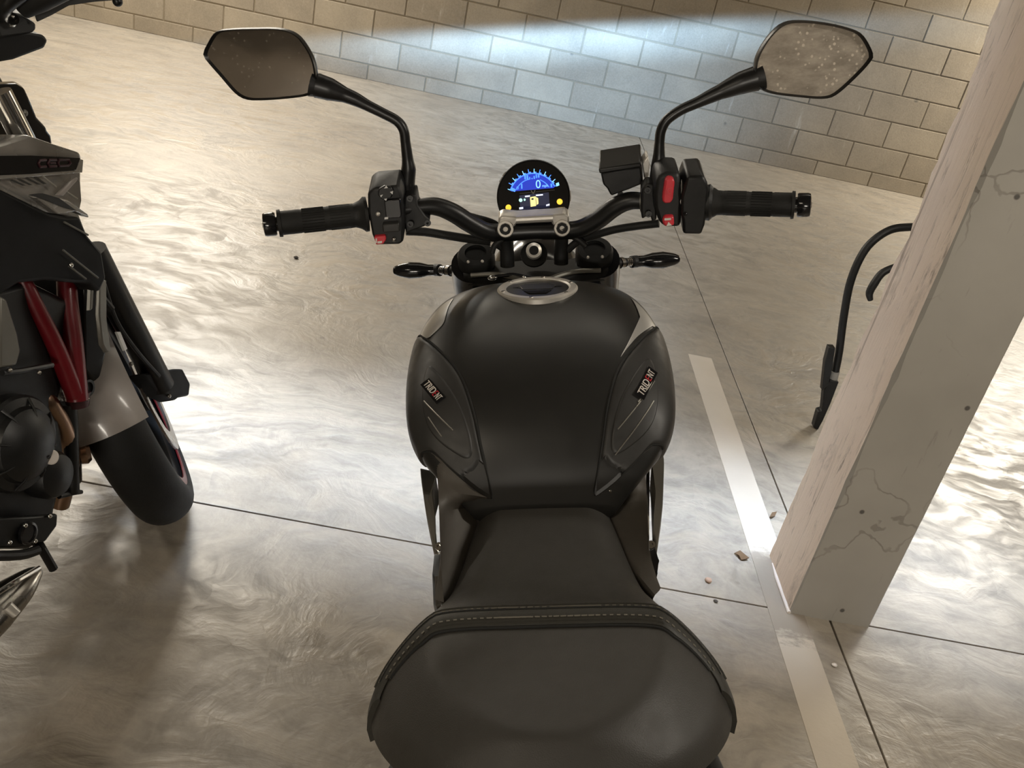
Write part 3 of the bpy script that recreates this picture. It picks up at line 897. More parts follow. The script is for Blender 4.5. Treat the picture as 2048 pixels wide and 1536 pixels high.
for pts in ([(-0.2175,1.3245,1.1321),(-0.2116,1.3245,1.1326),(-0.2142,1.3245,1.1357)], [(-0.2245,1.3245,1.1219),(-0.22,1.3245,1.1232),(-0.2234,1.3245,1.1189)], [(-0.2093,1.3245,1.1265),(-0.2047,1.3245,1.1278),(-0.206,1.3245,1.1227)], [(-0.2192,1.3245,1.1164),(-0.2147,1.3245,1.117),(-0.2166,1.3245,1.1133)]):
    g.prism(pts, (0, .002, 0))
put('switch_mark', g, M['white_mark'], swl)
knob('mode_button', [(-0.2198,1.326,1.113),(-0.1959,1.326,1.1151),(-0.1962,1.326,1.0893),(-0.1988,1.326,1.0863),(-0.2198,1.326,1.0856)], 0, M['black_gloss'], swl)
put('silver_dot', Geo().ball((-0.2314,1.329,1.0928), (.0035, .0025, .0035), 10, 6), M['alloy'], swl)
put('switch_mark', Geo().prism([(-0.2215,1.3245,1.0884),(-0.2162,1.3245,1.089),(-0.2166,1.3245,1.0859),(-0.2219,1.3245,1.0854)], (0, .002, 0)), M['white_mark'], swl)
knob('turn_switch', [(-0.2261,1.322,1.0779),(-0.2005,1.322,1.0792),(-0.2003,1.322,1.066),(-0.2259,1.322,1.0655)], 0, M['pad_rubber'], swl, .012, .002)
knob('horn_button', [(-0.2406,1.325,1.0588),(-0.2239,1.325,1.0597),(-0.2231,1.325,1.0534),(-0.2284,1.325,1.0466),(-0.239,1.325,1.0462)], 0, M['red_switch'], swl, .008)
g = Geo()
for pts in ([(-0.2385,1.3243,1.0566),(-0.2363,1.3243,1.0566),(-0.2371,1.3243,1.0495),(-0.2393,1.3243,1.0496)], [(-0.236,1.3243,1.0518),(-0.2292,1.3243,1.0524),(-0.2295,1.3243,1.0492),(-0.2364,1.3243,1.0487)]): g.prism(pts, (0, .001, 0))
put('switch_mark', g, M['white_letter'], swl)
put('silver_dot', Geo().ball((-0.2116,1.329,1.0524), (.0035, .0025, .0035), 10, 6), M['steel'], swl)
put('lever_clamp', facing([(-0.1944,1.36,1.1097),(-0.176,1.36,1.112),(-0.1747,1.36,1.0935),(-0.1655,1.36,1.0775),(-0.1584,1.36,1.0709),(-0.1606,1.36,1.0631),(-0.1701,1.36,1.0595),(-0.186,1.36,1.0545),(-0.1972,1.36,1.0502),(-0.1996,1.36,1.0725)], .03), BP, bars, bevel=.003)
for px in ((-0.1843,1.355,1.1069), (-0.1873,1.355,1.0673), (-0.1624,1.365,1.0647)):
    put('clamp_bolt', Geo().lathe([(.0048, 0), (.0048, .008), (.002, .008), (.002, .004)], px, (0, -1, .25), 12), M['engine_black'], bars)
swr = put('switch_housing', facing([(0.1803,1.332,1.125),(0.1873,1.332,1.1343),(0.1974,1.332,1.1361),(0.2148,1.332,1.1346),(0.2201,1.332,1.095),(0.2196,1.332,1.0529),(0.1958,1.332,1.0531),(0.1866,1.332,1.0612),(0.1793,1.332,1.083),(0.1779,1.332,1.1042)], .052), BP, bars, bevel=.006)
knob('engine_switch', [(0.1928,1.323,1.1284),(0.1978,1.323,1.1304),(0.2043,1.323,1.1294),(0.2066,1.323,1.1249),(0.2047,1.323,1.0982),(0.2013,1.323,1.0931),(0.1932,1.323,1.0927),(0.1894,1.323,1.0966),(0.1899,1.323,1.1063)], 0, M['red_switch'], swr, .012, .003)
text_mesh('C', .011, M['red_letter'], swr, frame(Vector((0.1983,1.3222,1.1121)), (1, 0, 0), (0, -1, .2)), 'switch_mark', width=.005)
knob('starter_button', [(0.1926,1.324,1.0727),(0.2073,1.324,1.0729),(0.2086,1.324,1.0583),(0.1945,1.324,1.0573),(0.1906,1.324,1.0636)], 0, M['red_switch'], swr, .01, .003)
g = Geo()
for pts in ([(0.1932,1.323,1.0707),(0.2028,1.323,1.0711),(0.2029,1.323,1.068),(0.1933,1.323,1.0676)], [(0.1993,1.323,1.0651),(0.2047,1.323,1.0595),(0.1966,1.323,1.0591)]): g.prism(pts, (0, .001, 0))
put('switch_mark', g, M['white_letter'], swr)
thr = put('throttle_housing', facing([(0.2215,1.328,1.117),(0.226,1.328,1.1301),(0.2491,1.328,1.1306),(0.2547,1.328,1.1201),(0.2575,1.328,1.1096),(0.2559,1.328,1.0704),(0.2545,1.328,1.0551),(0.2501,1.328,1.0413),(0.2224,1.328,1.0432),(0.2207,1.328,1.0657),(0.2182,1.328,1.0735),(0.2178,1.328,1.1)], .056), M['engine_black'], bars, bevel=.004)
put('silver_collar', Geo().tube([(0.2241,1.3622,1.0921), (0.2298,1.3608,1.0923)], [.030, .030], 20), M['alloy'], bars)
put('throttle_screw', Geo().ball((0.2242,1.325,1.0757), .003, 8, 6), M['black_gloss'], thr)
put('throttle_flange', Geo().tube([(0.2576,1.354,1.0832), (0.2647,1.3523,1.0834), (0.269,1.3512,1.0835)], [.026, .027, .022], 24), BP, bars)
put('bar_clamp', Geo().tube([(0.1644,1.3769,1.0825), (0.1843,1.372,1.0832)], [.0165, .0165], 22), M['frame_grey'], bars)
lc = put('brake_clamp', facing([(0.1625,1.352,1.1082),(0.1712,1.352,1.1169),(0.1832,1.352,1.1134),(0.1862,1.352,1.0595),(0.1795,1.352,1.0551),(0.1754,1.352,1.0678),(0.1636,1.352,1.0605),(0.1617,1.352,1.0761)], .022), BP, bars, bevel=.003)
for px in ((0.1694,1.347,1.1071), (0.1718,1.347,1.071)):
    put('clamp_bolt', Geo().lathe([(.0048, 0), (.0048, .008), (.002, .008), (.002, .004)], px, (0, -1, .25), 12), M['engine_black'], bars)

# brake fluid reservoir
res = put('brake_reservoir', Geo().prism([(0.104,1.395,1.1234),(0.1654,1.395,1.1308),(0.1698,1.395,1.1037),(0.1478,1.395,1.0952),(0.1202,1.395,1.0861),(0.114,1.395,1.0981),(0.1078,1.395,1.1046)], (.004, .05, .012)), BP, bars, bevel=.003)
put('reservoir_lid', Geo().prism([(0.1004,1.388,1.1314),(0.1637,1.388,1.1387),(0.1661,1.388,1.1318),(0.102,1.388,1.1237)], (.006, .062, .014)), BS, res, bevel=.002)
put('reservoir_edge', Geo().prism([(0.1686,1.41,1.1315),(0.1775,1.41,1.1426),(0.1809,1.41,1.1287),(0.1798,1.41,1.1117),(0.1739,1.41,1.1009)], (.0, .02, .006)), M['alloy'], res, bevel=.002)
put('reservoir_hose', Geo().tube([(0.1374,1.43,1.0793), (0.1528,1.44,1.0661), (0.1757,1.42,1.075)], .005, 10, smooth=5), BP, res)

# mirrors
def mirror(stem, radii, head, y, glassmat, foot):
    st = put('mirror_stem', Geo().tube(stem, radii, 16, smooth=6), BS, bars)
    put('stem_collar', Geo().tube([stem[-1], Vector(stem[-1]) * 1.0 + (Vector(stem[-1]) - Vector(stem[-2])) * .45], [.0165, .0185], 18), BP, st)
    H = resample([Vector(p) for p in head], 64)
    c = sum(H, Vector()) / 64
    g = Geo()
    rr = []
    for sc, dy in ((.925, .0035), (.955, -.001), (.985, -.0035), (1.0, .001), (.995, .010), (.93, .022), (.75, .032), (.4, .037), (.05, .038)):
        rr.append([c + (p - c) * sc + Vector((0, dy, 0)) for p in H])
    g.loft(rr)
    hd = put('mirror_housing', g, BS, st, sharp=40)
    g = Geo()
    g.loft([[c + (p - c) * .05 + Vector((0, .0012, 0)) for p in H], [c + (p - c) * .5 + Vector((0, .0014, 0)) for p in H], [c + (p - c) * .935 + Vector((0, .0020, 0)) for p in H], [c + (p - c) * .94 + Vector((0, .004, 0)) for p in H]])
    put('mirror_glass', g, glassmat, hd, sharp=40)
mirror([(-0.1921,1.385,1.0922),(-0.191,1.385,1.1118),(-0.1906,1.385,1.1234),(-0.1871,1.385,1.144),(-0.1871,1.385,1.1591),(-0.1878,1.385,1.1839),(-0.1889,1.385,1.2023),(-0.1973,1.385,1.2158),(-0.2175,1.385,1.2282),(-0.2384,1.385,1.2399),(-0.2542,1.385,1.2491),(-0.2695,1.385,1.2561),(-0.2904,1.385,1.2648),(-0.3086,1.385,1.2712)],
       [.010, .0105, .0115, .0112, .0088, .0076, .0076, .0076, .0076, .0082, .0100, .0112, .0165, .0180],
       [(-0.4628,1.375,1.3227),(-0.4545,1.375,1.3358),(-0.44,1.375,1.3512),(-0.4209,1.375,1.3543),(-0.3826,1.375,1.354),(-0.3475,1.375,1.3519),(-0.3261,1.375,1.3437),(-0.3141,1.375,1.3285),(-0.3057,1.375,1.3079),(-0.3043,1.375,1.2873),(-0.3085,1.375,1.268),(-0.32,1.375,1.2593),(-0.3557,1.375,1.2559),(-0.3925,1.375,1.2553),(-0.4126,1.375,1.2576),(-0.427,1.375,1.2673),(-0.4443,1.375,1.2918),(-0.459,1.375,1.313)], 1.375, M['mirror_clean'], None)
mirror([(0.1889,1.385,1.087),(0.1884,1.385,1.1026),(0.1889,1.385,1.1133),(0.1905,1.385,1.1346),(0.1908,1.385,1.1512),(0.191,1.385,1.1683),(0.1927,1.385,1.1851),(0.201,1.385,1.2008),(0.221,1.385,1.2144),(0.2446,1.385,1.2241),(0.2609,1.385,1.2312),(0.2765,1.385,1.2376),(0.3046,1.385,1.2484),(0.3271,1.385,1.2544)],
       [.010, .0105, .0115, .0112, .0088, .0076, .0076, .0076, .0076, .0082, .0098, .0110, .0160, .0180],
       [(0.3214,1.375,1.2624),(0.322,1.375,1.2815),(0.3297,1.375,1.3),(0.3422,1.375,1.3174),(0.3578,1.375,1.3292),(0.3797,1.375,1.3316),(0.4182,1.375,1.3267),(0.4539,1.375,1.3173),(0.4711,1.375,1.3073),(0.4867,1.375,1.2847),(0.4854,1.375,1.2733),(0.4671,1.375,1.2515),(0.4415,1.375,1.2283),(0.4228,1.375,1.2235),(0.3902,1.375,1.2269),(0.3501,1.375,1.2335),(0.3301,1.375,1.2427)], 1.375, M['mirror_dusty'], None)

# clamp, risers, stem nut, top yoke
cl = put('bar_clamp_top', Geo().prism([(-0.0552,1.398,1.0572),(-0.048,1.398,1.0609),(-0.0262,1.398,1.0576),(0.0302,1.398,1.0586),(0.0482,1.398,1.0603),(0.0551,1.398,1.056),(0.0556,1.398,1.0381),(0.0515,1.398,1.0243),(0.0372,1.398,1.0233),(0.0319,1.398,1.0333),(0.0283,1.398,1.0465),(0.0237,1.398,1.0499),(-0.025,1.398,1.0487),(-0.0291,1.398,1.0448),(-0.0328,1.398,1.031),(-0.0387,1.398,1.0246),(-0.0529,1.398,1.0252),(-0.057,1.398,1.0369)], (0, .022, .006)), M['alloy'], BIKE, bevel=.0035)
put('clamp_ridge', Geo().tube([(-0.0279,1.398,1.0536),(0.0003,1.398,1.0541),(0.0301,1.398,1.0545)], .006, 10), M['alloy'], cl)
put('lower_clamp', Geo().prism([(-0.05,1.405,1.0548),(-0.0294,1.405,1.058),(0.0304,1.405,1.0596),(0.05,1.405,1.0613),(0.0523,1.405,1.0563),(0.0303,1.405,1.0556),(-0.0264,1.405,1.053),(-0.0501,1.405,1.0523)], (0, .03, .0)), M['frame_grey'], cl, bevel=.003)
for (b, f) in (((-0.045,1.394,1.0402), (-0.0453,1.415,0.9717)), ((0.0437,1.394,1.0382), (0.0416,1.415,0.9726))):
    put('clamp_boss', Geo().lathe([(.0092, .001), (.0092, .006), (.0122, .006), (.0130, .004), (.0128, -.012)], b, (0, -.92, .40), 24), M['alloy'], cl, sharp=30)
    put('clamp_bolt', Geo().lathe([(.0088, -.004), (.0088, .004), (.0042, .004), (.0042, .0)], b, (0, -.92, .40), 8), M['dull_black'], cl)
    put('riser', Geo().tube([Vector(b) + Vector((0, .012, -.004)), along(b, f, .5) + Vector((0, .012, 0)), f], [.0115, .0112, .0118], 18), BP, BIKE)
sn = Vector((-0.0015,1.425,0.9912))
nutg = Geo().lathe([(.0070, -.004), (.0078, .010), (.0122, .011), (.0128, .009), (.0128, -.01)], sn, (0, -.86, .51), 24)
put('stem_nut', nutg, M['bright_alloy'], BIKE, sharp=30)
put('nut_hole', Geo().lathe([(.0072, .004), (.0072, .0098), (.001, .0098)], sn, (0, -.86, .51), 18), M['dull_black'], BIKE)
put('stem_washer', Geo().lathe([(.022, -.014), (.022, -.009), (.0128, -.007)], sn, (0, -.72, .70), 24), M['dull_black'], BIKE)
yz = .962
out = [(-.128, 1.44), (-.118, 1.478), (-.085, 1.486), (-.05, 1.465), (0, 1.475), (.05, 1.465), (.085, 1.486), (.118, 1.478), (.128, 1.44), (.115, 1.41), (.07, 1.404), (.035, 1.372), (0, 1.360), (-.035, 1.372), (-.07, 1.404), (-.115, 1.41)]
yoke = put('top_yoke', Geo().prism([(x, y, yz - .022) for x, y in out], (0, 0, .022)), M['dull_black'], BIKE, bevel=.006)
put('yoke_rib', Geo().tube([(-.105, 1.405, yz), (-.06, 1.398, yz + .002), (-.022, 1.37, yz + .002)], .004, 8, smooth=4), M['frame_grey'], yoke)
put('yoke_rib', Geo().tube([(.105, 1.405, yz), (.06, 1.398, yz + .002), (.022, 1.37, yz + .002)], .004, 8, smooth=4), M['frame_grey'], yoke)
rake = Vector((0, .40, -.917)).normalized()
for s in (-1, 1):
    t0 = Vector((s * .097, 1.44, .975))
    fk = put('fork_leg', Geo().tube([t0, t0 + rake * .05, t0 + rake * .051, t0 + rake * .34, t0 + rake * .341, t0 + rake * .62, t0 + rake * .73], [.030, .030, .027, .027, .022, .022, .026], 22), BS, BIKE, sharp=30)
    put('fork_shroud', Geo().tube([t0 + Vector((s * .006, -.004, -.006)), t0 + rake * .03 + Vector((s * .006, 0, 0)), t0 + rake * .12 + Vector((s * .006, 0, 0))], [.036, .038, .036], 24), M['black_gloss'], fk, sharp=30)
    put('fork_cap', Geo().lathe([(.031, -.01), (.031, .010), (.028, .016), (.018, .017), (.017, .012), (.004, .012)], t0, -rake, 28), M['dull_black'], fk, sharp=30)
    for a in (-.5, .5):
        put('cap_dot', Geo().ball(t0 - rake * .014 + Vector((math.sin(a) * .024, -math.cos(a) * .024, -.006)), .0028, 8, 6), M['alloy'], fk)
for (a, b, st) in (((-0.2463,1.5,0.94), (-0.1719,1.5,0.938), (-0.1347,1.47,0.946)), ((0.2479,1.5,0.9414), (0.1728,1.5,0.9398), (0.1324,1.47,0.9488))):
    tl = [along(a, b, t) for t in (0, .03, .15, .38, .62, .82, 1.0)]
    sg = put('turn_signal', Geo().tube(tl, [.003, .007, .0115, .0155, .0145, .0105, .0105], 18, smooth=3, flat=.92), M['black_gloss'], BIKE)
    put('signal_stalk', Geo().tube([along(b, st, t) for t in (-.05, .2, .25, .45, .5, 1.0)], [.0105, .0105, .006, .006, .008, .008], 14), BP, sg, sharp=30)
    for t in (.28, .36, .44):
        put('stalk_ring', Geo().tube([along(b, st, t), along(b, st, t + .04)], .0078, 14), M['chrome'], sg)
    put('stalk_collar', Geo().tube([along(b, st, .62), along(b, st, .76)], .0098, 14), M['steel'], sg)

# cables
for pts, r in (([(-0.1996,1.3802,1.0484),(-0.171,1.3873,1.0434),(-0.137,1.3956,1.0335),(-0.1025,1.4041,1.0235),(-0.0674,1.4127,1.0142),(-0.0465,1.417,0.9984)], .0068), ([(-0.1474,1.4161,1.0731),(-0.1209,1.4226,1.0611),(-0.0939,1.4292,1.0514),(-0.0628,1.4368,1.037),(-0.0477,1.44,1.016)], .0048),
               ([(0.1936,1.3817,1.0443),(0.1613,1.3897,1.039),(0.1271,1.3981,1.0319),(0.0962,1.4057,1.0216),(0.0726,1.4114,1.0123),(0.0526,1.4164,0.9946)], .0062), ([(0.0563,1.3995,1.0253),(0.0702,1.396,1.0177),(0.0811,1.3934,1.0082)], .005), ([(-0.0506,1.3988,1.0232),(-0.0629,1.3958,1.0148),(-0.0683,1.3945,1.0021)], .0045)):
    put('cable', Geo().tube(pts, r, 10, smooth=6), M['grip_rubber'], BIKE)
put('cable_tie', Geo().ball((-0.0646,1.4,1.0151), (.006, .004, .007), 10, 6), M['white_letter'], BIKE)
put('wire', Geo().tube([(-0.0773,1.385,0.9637),(-0.0571,1.385,0.9664),(-0.033,1.385,0.9671),(-0.0093,1.385,0.9611),(0.013,1.385,0.9568)], .003, 8, smooth=5), M['black_gloss'], BIKE)
put('wire_clip', Geo().ball((-0.0688,1.375,0.9673), (.008, .004, .004), 10, 6), M['chrome'], BIKE)
put('wire_clip', Geo().ball((-0.0187,1.375,0.9653), (.004, .003, .004), 10, 6), M['chrome'], BIKE)

# dashboard
GC = Vector((0.0007,1.455,1.0728))
tl_ = math.radians(20)
gn = Vector((0, -math.cos(tl_), math.sin(tl_))); gy = Vector((0, math.sin(tl_), math.cos(tl_))); gx = Vector((1, 0, 0))
GK = .000806
def gq(px, py, h=0.0): return GC + gx * (px - 1067 + .034 * (py - 394)) * GK + gy * (394 - py + .034 * (px - 1067)) * GK + gn * h
GR = 73.5 * GK
g = Geo().lathe([(.020, -.042), (.042, -.036), (GR * .97, -.016), (GR * 1.0, -.004), (GR * 1.0, .0015), (GR * .975, .003), (GR * .955, .0), ], GC, gn, 56)
dash = put('dashboard', g, BS, BIKE, sharp=35)
put('dash_glass', Geo().lathe([(GR * .958, -.004), (GR * .956, .0004), (GR * .5, .0008), (.0001, .0009)], GC, gn, 56), M['gauge_glass'], dash)
for a in (2.45, 2.62, .05, -.08):
    put('dash_rim_glint', Geo().tube([GC + (gx * math.cos(a + d) + gy * math.sin(a + d)) * GR * 1.0 + gn * .001 for d in (-.07, 0, .07)], .0012, 6), M['chrome'], dash)
def flat(name, pts, mat, h, par, d=.0003):
    return put(name, Geo().prism([gq(x, y, h) for x, y in pts], gn * d), mat, par)
AC = (1066.5, 396.0)
def arc(r, a0, a1, n=24): return [(AC[0] + r * math.cos(math.radians(a0 + (a1 - a0) * k / n)), AC[1] - r * math.sin(math.radians(a0 + (a1 - a0) * k / n))) for k in range(n + 1)]
lcd = flat('lcd_panel', arc(50, 157, 24) + [(1108, 379.5), (1024, 380)], M['lcd_back'], .0012, dash)
def ribbon(name, r0, r1, a0, a1, mat, h, par, n=24):
    P, Q = arc(r0, a0, a1, n), arc(r1, a0, a1, n)
    g = Geo(); vs_ = [gq(*p, h) for p in P] + [gq(*p, h) for p in Q]
    g.add(vs_, [(i, i + 1, n + 2 + i, n + 1 + i) for i in range(n)])
    put(name, g, mat, par)
ribbon('lcd_arc', 47.2, 49.0, 158, 24, M['lcd_bright'], .0018, lcd)
ribbon('lcd_arc', 37.0, 38.6, 150, 95, M['lcd_bright'], .0018, lcd)
ribbon('lcd_arc', 37.0, 38.6, 66, 30, M['lcd_bright'], .0018, lcd)
ribbon('lcd_arc', 38.6, 47.2, 158, 150, M['lcd_bright'], .0017, lcd, 6)
for k in range(12):
    a = 157 - k * 12.1
    r1 = 57 if k not in (0, 11) else 54
    w = .95
    p0, p1 = arc(49, a + w, a - w, 1), arc(r1, a - w * .7, a + w * .7, 1)
    flat('lcd_tick', p0 + p1, M['lcd_white'] if k % 2 == 0 else M['lcd_bright'], .0017, lcd)
    if 0 < k < 11:
        p0, p1 = arc(49, a - 1, a - 5, 2), arc(51.5, a - 5, a - 1, 2)
        flat('lcd_tick', p0 + p1, M['lcd_bright'], .0017, lcd)
flat('lcd_tick', [(1113, 371), (1119, 369), (1120, 375), (1114, 377)], M['lcd_white'], .0018, lcd)
GF = Matrix([(gx[i], gy[i], gn[i], 0) for i in range(3)] + [(0, 0, 0, 1)])
def gtext(s, px, py, hpx, mat, par, wpx=None, name='numeral'):
    P = gq(px, py, .0018)
    return text_mesh(s, hpx * GK * 1.42, mat, par, Matrix.Translation(P) @ GF, name, width=wpx * GK if wpx else None, extrude=.0001)
gtext('0', 1078, 370.5, 16, M['lcd_white'], lcd, 9.5)
gtext('mph', 1091.5, 373.8, 5.5, M['lcd_white'], lcd, 11)
gtext('1', 1045, 372, 10, M['lcd_bright'], lcd, 2.6)
gtext('0', 1036.5, 374.5, 6, M['lcd_bright'], lcd, 4.5)
for (x, y, w, h) in ((1053, 354.5, 3.2, 8), (1057.5, 354.5, 3.2, 8), (1062, 356.5, 1.8, 4), (1066.5, 358, 2.2, 2.2), (1071, 356, 2.5, 6), (1075.5, 354, 2.5, 7), (1080, 354, 3, 6), (1104, 374, 3.2, 7)):
    flat('lcd_segment', [(x - w / 2, y - h / 2), (x + w / 2, y - h / 2), (x + w / 2, y + h / 2), (x - w / 2, y + h / 2)], M['lcd_bright'], .0018, lcd)
sc2 = flat('small_screen', [(1039, 389), (1098, 387), (1098, 417), (1039, 419)], M['screen_dark'], .0012, dash)
flat('screen_bar', [(1050, 390.6), (1060, 390.3), (1060, 393), (1050, 393.4)], M['screen_white'], .0017, sc2)
flat('screen_bar', [(1072, 390), (1086, 389.7), (1086, 392.4), (1072, 392.8)], M['screen_white'], .0017, sc2)
pump = flat('fuel_symbol', [(1060, 394), (1071, 393), (1071, 412), (1060, 413)], M['fuel_yellow'], .0017, sc2)
flat('fuel_symbol', [(1062.5, 396.5), (1067, 396.2), (1067, 399.5), (1062.5, 399.8)], M['screen_dark'], .0021, sc2)
flat('fuel_symbol', [(1071, 394), (1076, 397), (1076, 408), (1072, 410), (1072, 400)], M['fuel_yellow'], .0017, sc2)
flat('green_dot', [(1041 + 3.6 * math.cos(a), 398.5 + 3.6 * math.sin(a)) for a in [k * math.pi / 5 for k in range(10)]], M['neutral_green'], .0018, sc2)
flat('green_dot', [(1049 + 2 * math.cos(a), 398.2 + 2.4 * math.sin(a)) for a in [k * math.pi / 4 for k in range(8)]], M['neutral_green'], .0018, sc2)
flat('screen_bar', [(1037, 412.5), (1045, 412), (1045, 416), (1037, 416.5)], M['screen_white'], .0018, sc2)
flat('screen_bar', [(1091, 411), (1098, 409.5), (1098, 413), (1091, 414)], M['screen_white'], .0018, sc2)
flat('dash_line', [(1040, 384.5), (1062, 384), (1064, 385), (1070, 385), (1073, 383.6), (1110, 382.6), (1110, 384), (1072, 385.4), (1067, 388.5), (1062, 385.8), (1040, 386)], M['pad_rubber'], .0012, dash)
flat('dash_mark', [(1062, 380.5), (1063.5, 380.5), (1067, 386), (1070.5, 380.5), (1072, 380.5), (1067.6, 388), (1066.4, 388)], M['frame_grey'], .0014, dash)
for (x, y) in ((1015.5, 411), (1118.5, 407)):
    il = put('indicator_lamp', Geo().lathe([(.0048, -.001), (.0046, .0016), (.002, .0024)], gq(x, y, .0006), gn, 16), M['indicator_lamp'], dash)

# headlamp, radiator, engine, wheels and the rest low down
hl = Vector((0, 1.60, .865))
put('headlamp', Geo().lathe([(.035, -.10), (.07, -.075), (.088, -.03), (.090, .02), (.086, .026)], hl, (0, 1, -.06), 40), M['black_gloss'], BIKE)
put('headlamp_lens', Geo().lathe([(.085, .0245), (.07, .032), (.03, .037), (.001, .038)], hl, (0, 1, -.06), 40), M['headlamp_lens'], BIKE)
def wheel(par, c, R, w, rim_mat, rot=Matrix.Identity(3), spokes=5, disc=True, stripe=None):
    c = Vector(c)
    ax = rot @ Vector((1, 0, 0))
    rr = R - .055
    prof = []
    for k in range(17):
        a = math.pi * (k / 16) - math.pi / 2
        prof.append((R - .06 + .06 * math.cos(a) ** .8 if abs(math.cos(a)) > 1e-6 else R - .06, w / 2 * math.sin(a)))
    prof += [(rr - .022, w * .40), (rr - .022, -w * .40)]
    ty = put('tyre', Geo().lathe(prof, c, ax, 64, closed=True), M['tyre'], par, sharp=50)
    rm = put('rim', Geo().lathe([(rr + .002, -w * .44), (rr + .002, -w * .40), (rr - .03, -w * .3), (rr - .03, w * .3), (rr + .002, w * .40), (rr + .002, w * .44), (rr - .018, w * .42), (rr - .04, w * .3), (rr - .04, -w * .3), (rr - .018, -w * .42)], c, ax, 56, closed=True), rim_mat, par, sharp=40)
    put('hub', Geo().lathe([(.02, -.06), (.042, -.055), (.042, .055), (.02, .06)], c, ax, 24), M['engine_black'], rm)
    for k in range(spokes):
        a = 2 * math.pi * k / spokes
        d = rot @ Vector((0, math.cos(a), math.sin(a)))
        put('spoke', Geo().tube([c + d * .03, c + d * .12, c + d * (rr - .02)], [.022, .014, .020], 10), rim_mat, rm)
    if disc:
        for s in (-1, 1):
            put('brake_disc', Geo().lathe([(.105, s * .068), (.150, s * .068), (.150, s * .073), (.105, s * .073)], c, ax, 48, closed=True), M['steel'], rm, sharp=30)
    if stripe:
        for s in (-1, 1):
            put('rim_stripe', Geo().lathe([(rr + .0005, s * (w * .445)), (rr - .030, s * (w * .43)), (rr - .030, s * (w * .44 + .0015)), (rr + .0005, s * (w * .45 + .0015))], c, ax, 56, closed=True), stripe, rm)
    return ty
wheel(BIKE, (0, 1.735, .300), .300, .12, BS)
wheel(BIKE, (0, .335, .318), .318, .18, BS)
def arc_shell(par, name, c, R, a0, a1, w, mat, rot=Matrix.Identity(3), th=.004, n=18):
    c = Vector(c)
    rings = []
    for k in range(n + 1):
        a = math.radians(a0 + (a1 - a0) * k / n)
        e = rot @ Vector((0, math.cos(a), math.sin(a)))
        ring = []
        for q in range(9):
            t = -1 + q / 4
            ring.append(c + e * (R - .03 * t * t) + rot @ Vector((w / 2 * t, 0, 0)))
        for q in range(9):
            t = 1 - q / 4
            ring.append(c + e * (R - th - .03 * t * t) + rot @ Vector(((w / 2 - th) * t, 0, 0)))
        rings.append(ring)
    return put(name, Geo().loft(rings), mat, par, sharp=50)
arc_shell(BIKE, 'front_mudguard', (0, 1.735, .30), .330, 25, 165, .135, M['black_satin'])
eng = put('engine', Geo().prism([(-.13, .72, .30), (-.13, .78, .25), (-.13, 1.05, .24), (-.13, 1.24, .30), (-.13, 1.22, .46), (-.13, .98, .52), (-.13, .74, .50)], (.26, 0, 0)), M['engine_black'], BIKE, bevel=.012)
put('cylinder_block', Geo().prism([(-.145, 1.00, .47), (-.145, 1.22, .42), (-.145, 1.30, .64), (-.145, 1.10, .70)], (.29, 0, 0)), M['engine_black'], eng, bevel=.008)
for k in range(5):
    put('cooling_fin', Geo().prism([(-.15, 1.02 + k * .013, .49 + k * .032), (-.15, 1.235 + k * .013, .44 + k * .032), (-.15, 1.237 + k * .013, .446 + k * .032), (-.15, 1.022 + k * .013, .496 + k * .032)], (.30, 0, 0)), M['engine_black'], eng)
put('airbox', Geo().prism([(-.09, .86, .54), (-.09, 1.08, .60), (-.09, 1.14, .76), (-.09, .92, .78)], (.18, 0, 0)), BP, BIKE, bevel=.01)
for s in (-1, 1):
    put('engine_cover', Geo().lathe([(.105, -.02), (.105, .010), (.100, .020), (.082, .024), (.078, .034), (.05, .044), (.001, .047)], (s * .128, .90, .40), (s, 0, 0), 36), M['engine_black'], eng, sharp=30)
    put('alternator_cover', Geo().lathe([(.070, -.02), (.070, .012), (.05, .026), (.001, .03)], (s * .128, 1.09, .38), (s, 0, 0), 32), M['engine_black'], eng, sharp=30)
    for k in range(6):
        put('cover_bolt', Geo().ball((s * .14, .90 + .096 * math.cos(k * 1.047), .40 + .096 * math.sin(k * 1.047)), .006, 8, 6), M['steel'], eng)
    put('swingarm', Geo().tube([(s * .10, .80, .42), (s * .12, .55, .37), (s * .125, .335, .318)], [.034, .03, .024], 12, smooth=4), M['frame_grey'], BIKE)
    put('frame_tube', Geo().tube([(s * .05, 1.36, .90), (s * .11, 1.20, .76), (s * .115, 1.0, .66), (s * .11, .80, .50)], [.02, .018, .018, .022], 12, smooth=5), M['frame_grey'], BIKE)
    put('subframe_tube', Geo().tube([(s * .12, .95, .74), (s * .10, .70, .77), (s * .07, .46, .83)], .014, 10, smooth=4), BS, BIKE)
put('radiator', Geo().box((0, 1.37, .60), (.30, .03, .34), Matrix.Rotation(.2, 3, 'X')), BP, BIKE, bevel=.004)
put('exhaust', Geo().tube([(.05, 1.33, .40), (.04, 1.18, .18), (.06, .90, .16), (.13, .70, .20), (.16, .50, .27)], [.03, .035, .06, .06, .05], 18, smooth=5), M['steel'], BIKE)
put('shock', Geo().tube([(0, .76, .62), (0, .72, .40)], .026, 14), M['red_paint'], BIKE)
put('undertail', Geo().prism([(-.085, .95, .76), (-.085, .45, .80), (-.085, .36, .84), (-.085, .36, .80), (-.085, .50, .74), (-.085, .90, .68)], (.17, 0, 0)), BP, BIKE, bevel=.008)
put('tail_lamp', Geo().prism([(-.05, .375, .815), (.05, .375, .815), (.045, .37, .845), (-.045, .37, .845)], (0, -.03, .0)), M['rear_red'], BIKE, bevel=.004)
